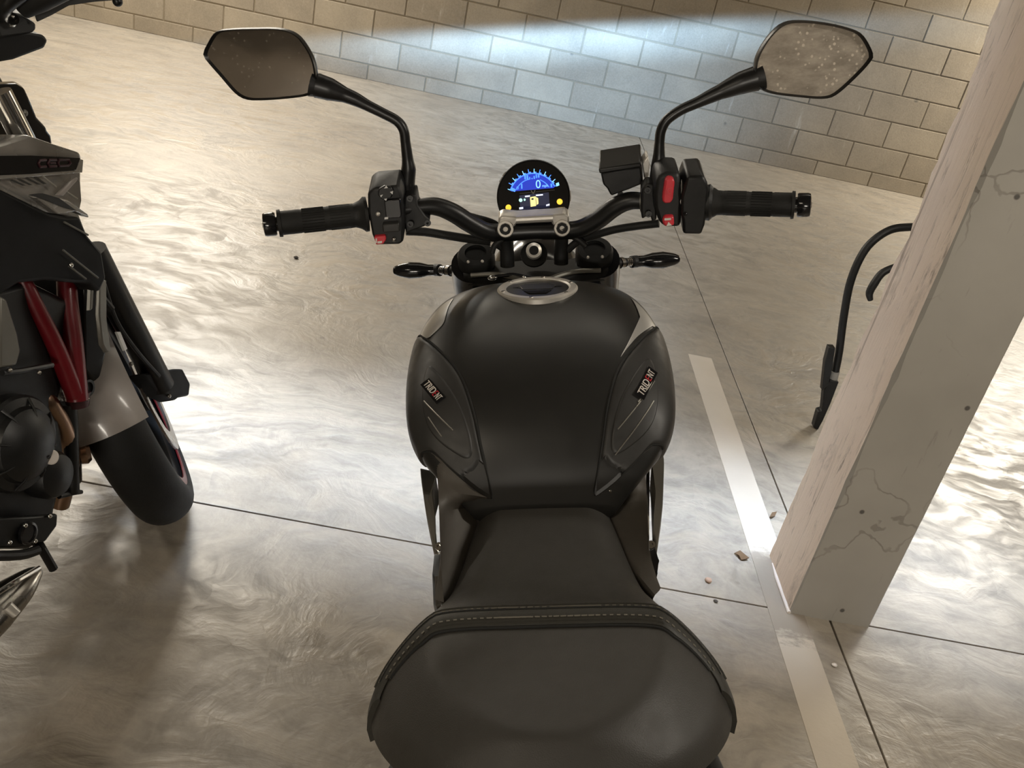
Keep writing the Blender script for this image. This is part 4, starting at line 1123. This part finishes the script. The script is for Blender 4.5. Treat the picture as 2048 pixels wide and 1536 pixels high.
put('plate_hanger', Geo().prism([(-.04, .38, .80), (.04, .38, .80), (.05, .16, .58), (-.05, .16, .58)], (0, -.01, -.01)), BP, BIKE, bevel=.003)
put('side_stand', Geo().tube([(-.13, .92, .30), (-.24, .88, .05), (-.262, .87, -.056)], [.014, .013, .012], 12), BS, BIKE)

# headlight beam: a real spot lamp in the headlamp with a dipped-beam cut-off
sd = bpy.data.lights.new('headlight_beam', 'SPOT')
sd.energy = 6500
sd.color = (.34, .60, 1.0)
sd.spot_size = math.radians(100)
sd.spot_blend = .25
sd.shadow_soft_size = .03
sp = bpy.data.objects.new('headlight_beam', sd)
COL.objects.link(sp)
sp.parent = BIKE
sp.location = hl + Vector((0, .06, -.002))
sp.rotation_euler = (math.radians(90), 0, math.radians(-3.0))
sd.use_nodes = True
nt = sd.node_tree
em = nt.nodes['Emission']
tc = nt.nodes.new('ShaderNodeTexCoord')
sx = nt.nodes.new('ShaderNodeSeparateXYZ')
nt.links.new(tc.outputs['Normal'], sx.inputs[0])
def lm(op, a, b=None):
    nd = nt.nodes.new('ShaderNodeMath'); nd.operation = op
    for s_, v in ((nd.inputs[0], a), (nd.inputs[1], b)):
        if v is None: continue
        if hasattr(v, 'node'): nt.links.new(v, s_)
        else: s_.default_value = v
    return nd.outputs[0]
az = lm('ABSOLUTE', sx.outputs[2])
ux = lm('DIVIDE', sx.outputs[0], az)
uy = lm('DIVIDE', sx.outputs[1], az)
def mr(v, a, b, lo, hi, smooth=True):
    nd = nt.nodes.new('ShaderNodeMapRange')
    nd.interpolation_type = 'SMOOTHSTEP' if smooth else 'LINEAR'
    for k_, q_ in zip((1, 2, 3, 4), (a, b, lo, hi)): nd.inputs[k_].default_value = q_
    nt.links.new(v, nd.inputs[0])
    return nd.outputs[0]
CUT = -.038
cut = mr(uy, CUT - .012, CUT + .010, 1.0, 0.0)
hot = mr(uy, CUT - .060, CUT - .012, .34, 1.0)
tail_ = mr(uy, CUT - .26, CUT - .07, .10, 1.0)
ax_ = lm('ABSOLUTE', ux)
side = lm('ADD', lm('MULTIPLY', mr(ax_, .05, .36, 1.0, 0.0), .75), lm('MULTIPLY', mr(ax_, .15, .75, 1.0, 0.0), .25))
st_ = lm('MULTIPLY', lm('MULTIPLY', cut, hot), lm('MULTIPLY', tail_, side))
nt.links.new(st_, em.inputs['Strength'])

# ------------------------------------------------------------------ grey motorcycle at the left edge, front wheel steered left
LB = empty('motorcycle', Matrix([(0.953078,0.224951,-0.202583,-0.64),(-0.220035,0.97437,0.04677,1.88),(0.207912,0.0,0.978148,0.0)] + [(0, 0, 0, 1)]))
tag(LB, 'grey and black motorcycle with red frame tubes, its front wheel on the left', 'motorcycle')
# steering: everything on the fork turns about the rake axis
S0 = Vector((0, -.31, .95)); SA = Vector((0, -.40, .917)).normalized()
STEER = Matrix.Rotation(math.radians(42), 3, SA)
def st(p): return S0 + STEER @ (Vector(p) - S0)
UPL = Vector((math.sin(math.radians(12)), 0, math.cos(math.radians(12))))
wn = STEER @ Vector((1, 0, 0))
AX = (UPL - wn * wn.dot(UPL)).normalized() * .300
front = put('front_fork', Geo().tube([st((-.10, -.295, .98)), st((-.10, -.20, .75)), st((-.10, -.19, .74)), AX + wn * -.10 + Vector((0, 0, .03))], [.022, .022, .028, .026], 20), BS, LB, sharp=30)
wheel(LB, AX, .300, .122, BS, STEER, stripe=M['red_paint'])
LEG = [(0.15,-0.4265,1.0172), (0.155,-0.4072,0.9507)]
put('fork_tube', Geo().tube([Vector(LEG[0]), Vector(LEG[1]), Vector(LEG[1]) + (Vector(LEG[1]) - Vector(LEG[0])) * .25], .019, 20), M['chrome'], front)
leg = [(0.095,-0.227,0.6983), (0.095,-0.1845,0.5817), (0.1,-0.1006,0.3528)]
put('fork_leg', Geo().tube(leg, [.029, .030, .029], 20), BS, front)
lugs = [(0.085,-0.1865,0.4126), (0.085,-0.0788,0.3781), (0.085,-0.0516,0.3665), (0.085,-0.0327,0.3208), (0.085,-0.0454,0.2962), (0.085,-0.0829,0.3085), (0.085,-0.0982,0.3082), (0.085,-0.1428,0.346)]
put('brake_caliper', Geo().prism(lugs, (.028, .02, 0)), M['dull_black'], front, bevel=.004)
for p in ((0.118,-0.1032,0.3317), (0.1,-0.1828,0.4402)):
    put('caliper_bolt', Geo().ball(p, .005, 10, 6), M['steel'], front)
put('brake_hose', Geo().tube([(0.125,-0.2459,0.6379), (0.128,-0.2358,0.5602), (0.128,-0.1943,0.4793), (0.122,-0.1298,0.3921)], .0045, 8, smooth=5), BP, front)
put('hose_clip', Geo().tube([(0.125,-0.259,0.6138), (0.126,-0.2414,0.5851)], .008, 10), M['engine_black'], front)
put('fork_reflector', Geo().prism([(0.128,-0.2467,0.5389), (0.128,-0.2368,0.5351), (0.128,-0.2262,0.4943), (0.128,-0.2346,0.4933)], (.004, .002, 0)), M['white_mark'], front)
arc_shell(LB, 'front_mudguard', AX, .334, 55, 172, .150, M['fender_paint'], STEER, n=24)

# tank shroud with dark band
SH = [(0.19,-0.5505,0.9504), (0.195,-0.4958,0.9515), (0.2,-0.4412,0.9564), (0.21,-0.3972,0.9344), (0.215,-0.3466,0.9119), (0.215,-0.3463,0.9001), (0.213,-0.3515,0.8782), (0.205,-0.36,0.8325), (0.205,-0.3668,0.8098), (0.2,-0.3517,0.7684), (0.2,-0.3903,0.8118), (0.205,-0.4408,0.8296), (0.2,-0.522,0.8865), (0.195,-0.5671,0.9155)]
sh = put('tank_shroud', Geo().prism(SH, (-.05, -.01, 0)), M['silver_paint'], LB, bevel=.006)
band_ = put('shroud_band', Geo().prism([(0.2185,-0.5817,0.9485), (0.2185,-0.4663,0.9281), (0.2185,-0.3596,0.9044), (0.2185,-0.3745,0.8881), (0.2185,-0.4746,0.9016), (0.2185,-0.5904,0.9214)], (.003, 0, 0)), M['black_gloss'], sh)
g = Geo()
g.tube([(0.2222,-0.4386,0.9161), (0.2222,-0.4517,0.9178), (0.2222,-0.4563,0.9139), (0.2222,-0.4547,0.9081), (0.2222,-0.4416,0.9063)], .0022, 6)
g.tube([(0.2222,-0.4156,0.9117), (0.2222,-0.431,0.9146), (0.2222,-0.4359,0.91), (0.2222,-0.434,0.9048), (0.2222,-0.4184,0.9026)], .0022, 6)
g.tube([(0.2222,-0.4324,0.9101), (0.2222,-0.4192,0.9076)], .0018, 6)
g.tube([(0.2222,-0.41,0.9107), (0.2222,-0.3872,0.9064), (0.2222,-0.3852,0.9011), (0.2222,-0.391,0.8981), (0.2222,-0.4128,0.9015), (0.2222,-0.4136,0.9065), (0.2222,-0.41,0.9107)], .0022, 6)
put('lettering', g, M['dark_red'], band_)
put('shroud_crease', Geo().prism([(0.2165,-0.5885,0.9209), (0.2165,-0.4724,0.9011), (0.2165,-0.3724,0.8867), (0.2165,-0.3565,0.9021), (0.2165,-0.3497,0.8991), (0.2165,-0.3581,0.8797), (0.2165,-0.474,0.8959), (0.2165,-0.5907,0.9141)], (.003, 0, 0)), M['silver_paint'], sh, bevel=.001)
for k in range(4):
    put('vent_slot', Geo().prism([LXS[k] for LXS in ([(0.2165,-0.5157,0.8999), (0.2165,-0.5014,0.8985), (0.2165,-0.4847,0.8966), (0.2165,-0.4677,0.8946)], [(0.2165,-0.5105,0.8996), (0.2165,-0.4961,0.8981), (0.2165,-0.4794,0.8962), (0.2165,-0.4622,0.8943)], [(0.2165,-0.4882,0.8855), (0.2165,-0.4735,0.8832), (0.2165,-0.4564,0.8803), (0.2165,-0.4433,0.8783)], [(0.2165,-0.4943,0.8868), (0.2165,-0.4797,0.8845), (0.2165,-0.4628,0.8817), (0.2165,-0.4498,0.8797)])], (.002, 0, 0)), M['black_satin'], sh)
put('shroud_strip', Geo().tube([(0.219,-0.4499,0.8927), (0.219,-0.4256,0.8698)], .0016, 6), M['silver_line'], sh)
put('shroud_strip', Geo().tube([(0.219,-0.4031,0.8566), (0.219,-0.382,0.8401)], .0016, 6), M['silver_line'], sh)
put('shroud_fold', Geo().prism([(0.222,-0.4409,0.8586), (0.222,-0.4268,0.8546), (0.222,-0.3876,0.8718), (0.222,-0.3822,0.8773), (0.222,-0.3936,0.8764)], (.006, .004, 0)), M['fender_paint'], sh, bevel=.002)
wing = put('lower_wing', Geo().prism([(0.228,-0.5031,0.8738), (0.23,-0.4755,0.8708), (0.23,-0.4369,0.854), (0.226,-0.3953,0.8214), (0.224,-0.3902,0.8132), (0.228,-0.4263,0.8333), (0.226,-0.4618,0.8368)], (.014, .006, -.004)), M['silver_paint'], sh, bevel=.002)
put('wing_recess', Geo().prism([(0.2445,-0.5155,0.879), (0.246,-0.491,0.8759), (0.246,-0.4571,0.8604), (0.242,-0.4183,0.8296), (0.244,-0.4409,0.8393), (0.244,-0.4836,0.8631)], (.002, 0, 0)), M['black_satin'], wing)
put('side_panel', Geo().prism([(0.192,-0.5637,0.9161), (0.198,-0.5195,0.8874), (0.204,-0.4375,0.8287), (0.204,-0.3908,0.8104), (0.206,-0.3689,0.8069), (0.204,-0.3565,0.7699), (0.2,-0.3239,0.7286), (0.195,-0.3192,0.6787), (0.19,-0.3387,0.6569), (0.19,-0.359,0.6816), (0.188,-0.3932,0.6924), (0.18,-0.4403,0.7123), (0.17,-0.4956,0.7239), (0.16,-0.5316,0.7144), (0.16,-0.5884,0.7334)], (-.06, 0, 0)), M['dull_black'], LB, bevel=.006)
for a, b in (((0.207,-0.4105,0.8069), (0.207,-0.36,0.771)), ((0.207,-0.4263,0.7629), (0.203,-0.3518,0.6897)), ((0.2,-0.4125,0.7302), (0.197,-0.375,0.6947))):
    put('panel_edge', Geo().tube([a, b], .0018, 6), M['frame_grey'], LB)
put('panel_bolt', Geo().ball((0.205,-0.413,0.7325), .0045, 10, 6), M['chrome'], LB)
put('radiator', Geo().prism([(0.15,-0.3259,0.6735), (0.15,-0.2834,0.6639), (0.14,-0.2916,0.5196), (0.12,-0.3134,0.4469), (0.12,-0.3376,0.4946)], (-.28, .03, 0)), M['black_satin'], LB, bevel=.004)
put('radiator_guard', Geo().prism([(0.165,-0.317,0.6661), (0.165,-0.2985,0.6659), (0.16,-0.3123,0.5911), (0.156,-0.3131,0.5299), (0.156,-0.3227,0.5275), (0.158,-0.3338,0.5486), (0.162,-0.3315,0.6082)], (.008, .004, 0)), M['frame_grey'], LB, bevel=.002)
put('radiator_fin', Geo().prism([(0.168,-0.3408,0.674), (0.168,-0.333,0.6724), (0.165,-0.3471,0.6258), (0.165,-0.3544,0.6245)], (.006, .004, 0)), M['frame_grey'], LB, bevel=.001)

# red frame, engine, pipes
fr = put('frame_tube', Geo().tube([(0.13,-0.4618,0.7572), (0.14,-0.4576,0.719), (0.15,-0.4539,0.6694), (0.155,-0.4351,0.5883), (0.155,-0.4147,0.4811)], [.013, .013, .014, .015, .018], 14, smooth=5), M['red_paint'], LB)
put('frame_tube', Geo().tube([(0.13,-0.3439,0.6919), (0.14,-0.3672,0.6384), (0.15,-0.3898,0.5699), (0.155,-0.4125,0.4699)], [.017, .018, .020, .020], 14, smooth=5), M['red_paint'], LB)
put('frame_lug', Geo().tube([(0.14,-0.3946,0.4753), (0.14,-0.397,0.4485)], [.026, .02], 14), M['dark_red'], LB)
put('frame_bolt', Geo().lathe([(.016, 0), (.016, .008), (.011, .008), (.011, .004)], (0.155,-0.385,0.483), (1, 0, 0), 16), M['engine_black'], LB)
for p in ((0.165,-0.3995,0.5058), (0.165,-0.3974,0.4661), (0.165,-0.3839,0.5671)):
    put('small_bolt', Geo().ball(p, .004, 8, 6), M['steel'], LB)
eng = put('engine', Geo().prism([(0.15,-0.5994,0.7281), (0.15,-0.4521,0.7137), (0.15,-0.371,0.6501), (0.14,-0.3741,0.5527), (0.14,-0.4367,0.4794), (0.14,-0.4522,0.384), (0.135,-0.466,0.3271), (0.13,-0.496,0.2791), (0.13,-0.5089,0.2544), (0.13,-0.5356,0.2366), (0.13,-0.5748,0.2431), (0.13,-0.6895,0.3204), (0.13,-0.731,0.4419), (0.14,-0.6613,0.6264)], (-.27, 0, 0)), M['engine_black'], LB, bevel=.012)
CL = Vector((0.165,-0.5736,0.4634))
cv = put('clutch_cover', Geo().lathe([(.084, -.05), (.084, .0), (.080, .006), (.066, .010), (.062, .020), (.045, .032), (.02, .038), (.001, .039)], CL, (1, 0, 0), 40), M['engine_black'], eng, sharp=30)
for k in range(8):
    a = k * math.pi / 4 + .3
    d = Vector((0, math.cos(a), math.sin(a)))
    put('cover_rib', Geo().tube([CL + d * .078 + Vector((.006, 0, 0)), CL + d * .060 + Vector((.022, 0, 0)), CL + d * .040 + Vector((.032, 0, 0))], [.0028, .0024, .0012], 8), M['engine_black'], cv)
C2 = Vector((0.16,-0.5136,0.3683))
c2 = put('pump_cover', Geo().lathe([(.044, -.05), (.044, 0), (.038, .012), (.02, .019), (.001, .021)], C2, (1, 0, 0), 28), M['engine_black'], eng, sharp=30)
put('filler_plug', Geo().lathe([(.013, 0), (.013, .010), (.010, .012), (.001, .012)], (0.185,-0.539,0.4224), (1, -.2, .2), 18), M['white_letter'], eng, sharp=30)
put('filler_mark', Geo().ball((0.199,-0.5521,0.4313), (.003, .004, .003), 8, 6), M['engine_black'], eng)
sump = put('sump_cover', Geo().prism([(0.145,-0.6492,0.361), (0.15,-0.5744,0.3202), (0.15,-0.5254,0.2939), (0.15,-0.5331,0.273), (0.15,-0.5677,0.2611), (0.15,-0.6315,0.291), (0.145,-0.6648,0.3124)], (.012, 0, 0)), M['engine_black'], eng, bevel=.004)
put('sump_window', Geo().lathe([(.020, 0), (.020, .006), (.016, .007), (.015, .004), (.001, .004)], (0.162,-0.6025,0.3027), (1, 0, 0), 20), M['black_gloss'], sump, sharp=30)
for p in ((0.166,-0.5493,0.305), (0.166,-0.6445,0.3115), (0.166,-0.5933,0.2807), (0.166,-0.6052,0.3206)):
    put('cover_bolt', Geo().ball(p, .0048, 10, 6), M['chrome'], sump)
put('crossbar', Geo().tube([(0.17,-0.5749,0.5959), (0.17,-0.5393,0.5842), (0.165,-0.4629,0.5625)], .005, 8), M['engine_black'], eng)
for p in ((0.175,-0.5056,0.5675), (0.175,-0.5637,0.597), (0.15,-0.4887,0.4433), (0.15,-0.4874,0.4265)):
    put('small_bolt', Geo().ball(p, .004, 8, 6), M['steel'], eng)
put('casting', Geo().prism([(0.165,-0.5463,0.7197), (0.165,-0.5346,0.709), (0.165,-0.5326,0.6807), (0.165,-0.5299,0.6464), (0.165,-0.5319,0.6186), (0.165,-0.5474,0.598), (0.165,-0.5818,0.6081)], (.010, 0, 0)), M['frame_grey'], eng, bevel=.004)
put('header_pipe', Geo().tube([(0.125,-0.4555,0.4943), (0.128,-0.4504,0.4723), (0.125,-0.4285,0.4097), (0.1,-0.4041,0.3311), (0.06,-0.4136,0.229)], [.016, .018, .018, .018, .018], 14, smooth=5), M['copper'], LB)
put('header_pipe', Geo().tube([(0.09,-0.3972,0.4593), (0.09,-0.3875,0.4189), (0.08,-0.3715,0.3553), (0.05,-0.3573,0.2524)], .018, 14, smooth=5), M['steel'], LB)
put('coolant_hose', Geo().tube([(0.13,-0.4088,0.4591), (0.128,-0.4128,0.4148), (0.126,-0.4277,0.3476), (0.12,-0.4359,0.2811)], [.015, .014, .013, .012], 12, smooth=4), BP, LB)
put('horn', Geo().lathe([(.024, 0), (.026, .012), (.02, .02), (.001, .02)], (0.08,-0.356,0.3192), (.6, .6, 0), 18), M['copper'], LB)
put('drain_pipe', Geo().tube([(0.12,-0.4713,0.2932), (0.12,-0.4311,0.2782), (0.12,-0.4151,0.2688)], [.006, .006, .004], 8), BP, LB)
put('side_peg', Geo().tube([(0.14,-0.5666,0.2587), (0.16,-0.5774,0.2522), (0.165,-0.5687,0.2037)], [.010, .008, .008], 10), BP, LB)
mu = put('exhaust_tip', Geo().tube([(0.17,-0.7963,0.2183), (0.18,-0.729,0.2325), (0.19,-0.6811,0.2424), (0.195,-0.647,0.2497), (0.2,-0.6304,0.2524)], [.050, .046, .034, .020, .008], 22, smooth=5, flat=.7), M['steel'], LB)
put('exhaust_rim', Geo().tube([(0.215,-0.751,0.2851), (0.22,-0.7096,0.2831), (0.205,-0.6363,0.2606)], .0045, 8, smooth=4), M['chrome'], mu)
put('exhaust_peg', Geo().tube([(0.22,-0.7297,0.2542), (0.23,-0.7256,0.2368)], [.009, .008], 12), M['alloy'], mu)
put('link_rod', Geo().tube([(0.16,-0.6914,0.3151), (0.16,-0.6254,0.272), (0.16,-0.5873,0.2568)], .009, 10, smooth=3), BP, LB)

# handlebar end, lever, switch block, lamp flange
HB = [st((0, -.345, 1.06)), st((.10, -.345, 1.06)), (0.25,-0.4974,1.1416), (0.3,-0.486,1.1743), (0.38,-0.4852,1.1999)]
hb = put('handlebar', Geo().tube([st((-.36, -.43, 1.13)), st((-.24, -.38, 1.11)), st((-.10, -.345, 1.06))] + HB, [.016, .014, .014, .014, .014, .014, .016, .016], 16, smooth=5), BS, LB)
put('rear_grip', Geo().tube([st((-.24, -.38, 1.11)), st((-.36, -.43, 1.13))], .018, 16), M['grip_rubber'], hb)
put('triple_clamp', Geo().prism([st((-.13, -.29, .985)), st((-.06, -.34, .985)), st((.02, -.34, .985)), st((.05, -.29, .985)), st((.04, -.25, .985)), st((-.10, -.25, .985))], SA * .03), BS, LB, bevel=.004)
for q in (-.04, .04):
    put('bar_riser', Geo().tube([st((q, -.325, 1.0)), st((q, -.345, 1.06))], .016, 14), BS, hb)
put('dash_pod', Geo().lathe([(.05, 0), (.055, .02), (.05, .03), (.001, .032)], st((0, -.28, 1.07)), (0, -.6, .8), 28), M['black_gloss'], LB)
put('front_grip', Geo().tube([(0.27,-0.4775,1.1462), (0.3,-0.4705,1.1594), (0.36,-0.4655,1.1805)], [.018, .021, .019], 18), M['grip_rubber'], hb)
put('lever', Geo().prism([(0.27,-0.4535,1.1384), (0.27,-0.4459,1.1429), (0.3,-0.431,1.1514), (0.36,-0.4278,1.1611), (0.385,-0.4219,1.1556), (0.385,-0.4208,1.1515), (0.36,-0.4309,1.1503), (0.31,-0.426,1.1444), (0.28,-0.4295,1.1319), (0.27,-0.4524,1.1219)], (-.012, .012, .008)), M['black_satin'], hb, bevel=.003)
put('lever_ball', Geo().ball((0.385,-0.4129,1.1505), .0075, 14, 8), M['black_satin'], hb)
put('lever_strip', Geo().tube([(0.2745,-0.4481,1.1396), (0.2885,-0.4379,1.1454)], .0022, 6), M['silver_line'], hb)
put('lever_perch', Geo().prism([(0.24,-0.498,1.1348), (0.24,-0.4775,1.1379), (0.25,-0.46,1.1345), (0.255,-0.4373,1.1195), (0.255,-0.4399,1.1112), (0.255,-0.4474,1.1075), (0.24,-0.4981,1.1037)], (-.03, .02, .01)), BP, hb, bevel=.003)
put('perch_bolt', Geo().lathe([(.010, 0), (.010, .006), (.006, .006), (.005, .002)], (0.252,-0.4828,1.1268), (.8, -.5, .5), 16), M['chrome'], hb)
put('switch_block', Geo().prism([(0.22,-0.4942,1.1073), (0.245,-0.442,1.107), (0.25,-0.4193,1.1027), (0.25,-0.4121,1.0943), (0.245,-0.4182,1.0831), (0.225,-0.4636,1.07), (0.21,-0.4959,1.067)], (-.05, .02, .01)), BP, hb, bevel=.004)
put('lamp_flange', Geo().prism([(0.13,-0.4309,1.0263), (0.13,-0.3907,1.0248), (0.13,-0.3647,1.0227), (0.13,-0.3494,1.013), (0.13,-0.3412,0.987), (0.13,-0.3355,0.9633), (0.13,-0.3183,0.944), (0.13,-0.3186,0.939), (0.13,-0.3116,0.9294), (0.13,-0.3125,0.9141), (0.13,-0.3635,0.9229), (0.13,-0.4115,0.9869)], (-.03, .03, 0)), M['black_gloss'], LB, bevel=.003)
put('flange_bolt', Geo().ball((0.132,-0.3613,0.9752), (.004, .006, .006), 10, 6), M['frame_grey'], LB)

# what lies beyond the picture's edge: tank, seat, tail, rear wheel
TK = [(-.36, .93, .07, .88), (-.42, .985, .13, .90), (-.55, 1.01, .165, .90), (-.68, .985, .16, .88), (-.80, .91, .12, .85), (-.86, .86, .09, .83)]
rings = []
for j in range(25):
    y, zt, w, zw = catmull(TK, j / 24)
    rings.append([(w * math.sin(a) * 1.0, y, (zw + (zt - zw) * math.cos(a)) if math.cos(a) > 0 else zw + .08 * math.cos(a)) for a in [2 * math.pi * k / 28 for k in range(28)]])
put('fuel_tank', Geo().loft(rings), M['silver_paint'], LB)
TS = [(-.84, .835, .09), (-.95, .80, .11), (-1.10, .80, .14), (-1.20, .84, .13), (-1.40, .87, .10), (-1.52, .88, .06)]
rings = []
for j in range(25):
    y, zt, w = catmull(TS, j / 24)
    rings.append([(w * math.sin(a), y, zt - .04 + .04 * math.cos(a)) for a in [2 * math.pi * k / 24 for k in range(24)]])
put('seat', Geo().loft(rings), M['vinyl'], LB)
put('tail', Geo().prism([(-.06, -1.0, .76), (-.06, -1.5, .83), (-.06, -1.6, .88), (-.06, -1.6, .84), (-.06, -1.4, .74), (-.06, -1.0, .70)], (.12, 0, 0)), BP, LB, bevel=.008)
wheel(LB, (0, -1.42, .315), .315, .18, BS, stripe=M['red_paint'])
for s in (-1, 1):
    put('swingarm', Geo().tube([(s * .10, -.92, .42), (s * .125, -1.42, .315)], [.034, .026], 12), BS, LB)
put('headlamp', Geo().prism([(-.13, -.22, .84), (-.01, -.22, .84), (.0, -.21, .92), (-.02, -.23, .96), (-.09, -.23, .96), (-.14, -.21, .92)], (-.03, .05, .0)), M['black_gloss'], LB, bevel=.01)
put('side_stand', Geo().tube([(-.13, -.80, .30), (-.23, -.84, .08), (-.26, -.85, -.045)], [.014, .013, .012], 12), BS, LB)

# ------------------------------------------------------------------ loose things on the floor
tube_y = 2.96
tb = empty('bent_tube', Matrix.Translation((1.3158,2.937,0.0)))
tag(tb, 'black bent tube with a grey ring and flat foot, leaning behind the concrete pillar', 'tube')
O_ = Vector((1.3158,2.937,0.0))
def rel(*pts): return [Vector(p) - O_ for p in pts]
put('tube', Geo().tube(rel((1.3073,2.95,0.2063), (1.2897,2.95,0.3028), (1.2559,2.95,0.4408), (1.2373,2.96,0.5634), (1.2524,2.98,0.6679), (1.3002,3.0,0.7317), (1.3629,3.02,0.758), (1.448,3.04,0.7571), (1.538,3.04,0.6713), (1.5429,3.0,0.5386)), .0135, 14, smooth=6), BP, tb)
put('ring', Geo().tube(rel((1.3016,2.95,0.2315), (1.3056,2.95,0.1958)), .0165, 16), M['ring_grey'], tb)
put('foot', Geo().prism(rel((1.2883,2.93,0.2024), (1.3217,2.93,0.2017), (1.324,2.93,0.1158), (1.3221,2.93,0.0397), (1.3176,2.93,0.0003), (1.299,2.93,0.0047), (1.2919,2.93,0.0711), (1.3043,2.93,0.078), (1.2817,2.93,0.1602)), (0, .035, 0)), BP, tb, bevel=.003)
put('plate', Geo().prism(rel((1.2365,2.92,0.3253), (1.2588,2.92,0.3282), (1.2769,2.92,0.2453), (1.2857,2.92,0.1868), (1.2719,2.92,0.1593), (1.2432,2.92,0.2678)), (0, .03, 0)), BS, tb, bevel=.002)
put('loop', Geo().tube(rel((1.3364,2.98,0.5023), (1.3236,2.98,0.5259), (1.3263,2.98,0.56), (1.3448,2.99,0.6025), (1.3946,3.0,0.6369)), [.009, .013, .014, .013, .011], 12, smooth=5), BP, tb)
def lump(name, px, r, mat, label, cat, flat_=.6, seed=1):
    rd = random.Random(seed)
    g = Geo().ball((0, 0, 0), (1, 1, 1), 9, 6)
    g.v = [(x * r * rd.uniform(.8, 1.15), y * r * rd.uniform(.8, 1.15), (z + .9) * r * flat_ * rd.uniform(.85, 1.0)) for x, y, z in g.v]
    o = put(name, g, mat, None, sharp=70)
    o.location = px
    tag(o, label, cat)
lump('pebble', (0.7458,1.9258,0.0), .010, M['pebble'], 'pinkish pebble on the floor between the black motorcycle and the white line', 'stone', seed=2)
lump('pebble', (1.0223,1.6878,0.0), .007, M['white_letter'], 'tiny pale pebble in the pillar shadow right of the white line', 'stone', seed=3)
lump('pebble', (0.7531,1.8473,0.0), .006, M['pebble_dark'], 'dark grit lump lying on the floor joint beside the seat', 'stone', seed=4)
lump('pebble', (-0.7435,3.5585,0.0), .010, M['pebble_dark'], 'dark speck of grit alone on the bright floor below the left grip', 'stone', seed=5)
def leaf(pts, label):
    P = [Vector(p) for p in pts]
    o_ = P[0].copy()
    g = Geo().prism([p - o_ + Vector((0, 0, .002 + .006 * (k % 2))) for k, p in enumerate(P)], (0, 0, .002))
    o = put('dry_leaf', g, M['leaf'], None)
    o.location = o_
    tag(o, label, 'leaf')
leaf([(0.8431,2.0699,0.0), (0.8591,2.079,0.0), (0.8783,2.0668,0.0), (0.8797,2.0517,0.0), (0.8581,2.0434,0.0), (0.8517,2.0547,-0.0)], 'brown dry leaf scrap on the floor left of the worn white line')
leaf([(0.9912,2.2855,0.0), (1.0015,2.3041,0.0), (1.0141,2.3183,0.0), (1.0196,2.3149,0.0), (1.0108,2.2967,0.0), (0.9983,2.2827,0.0)], 'curled dark leaf scrap between the white line and the pillar')
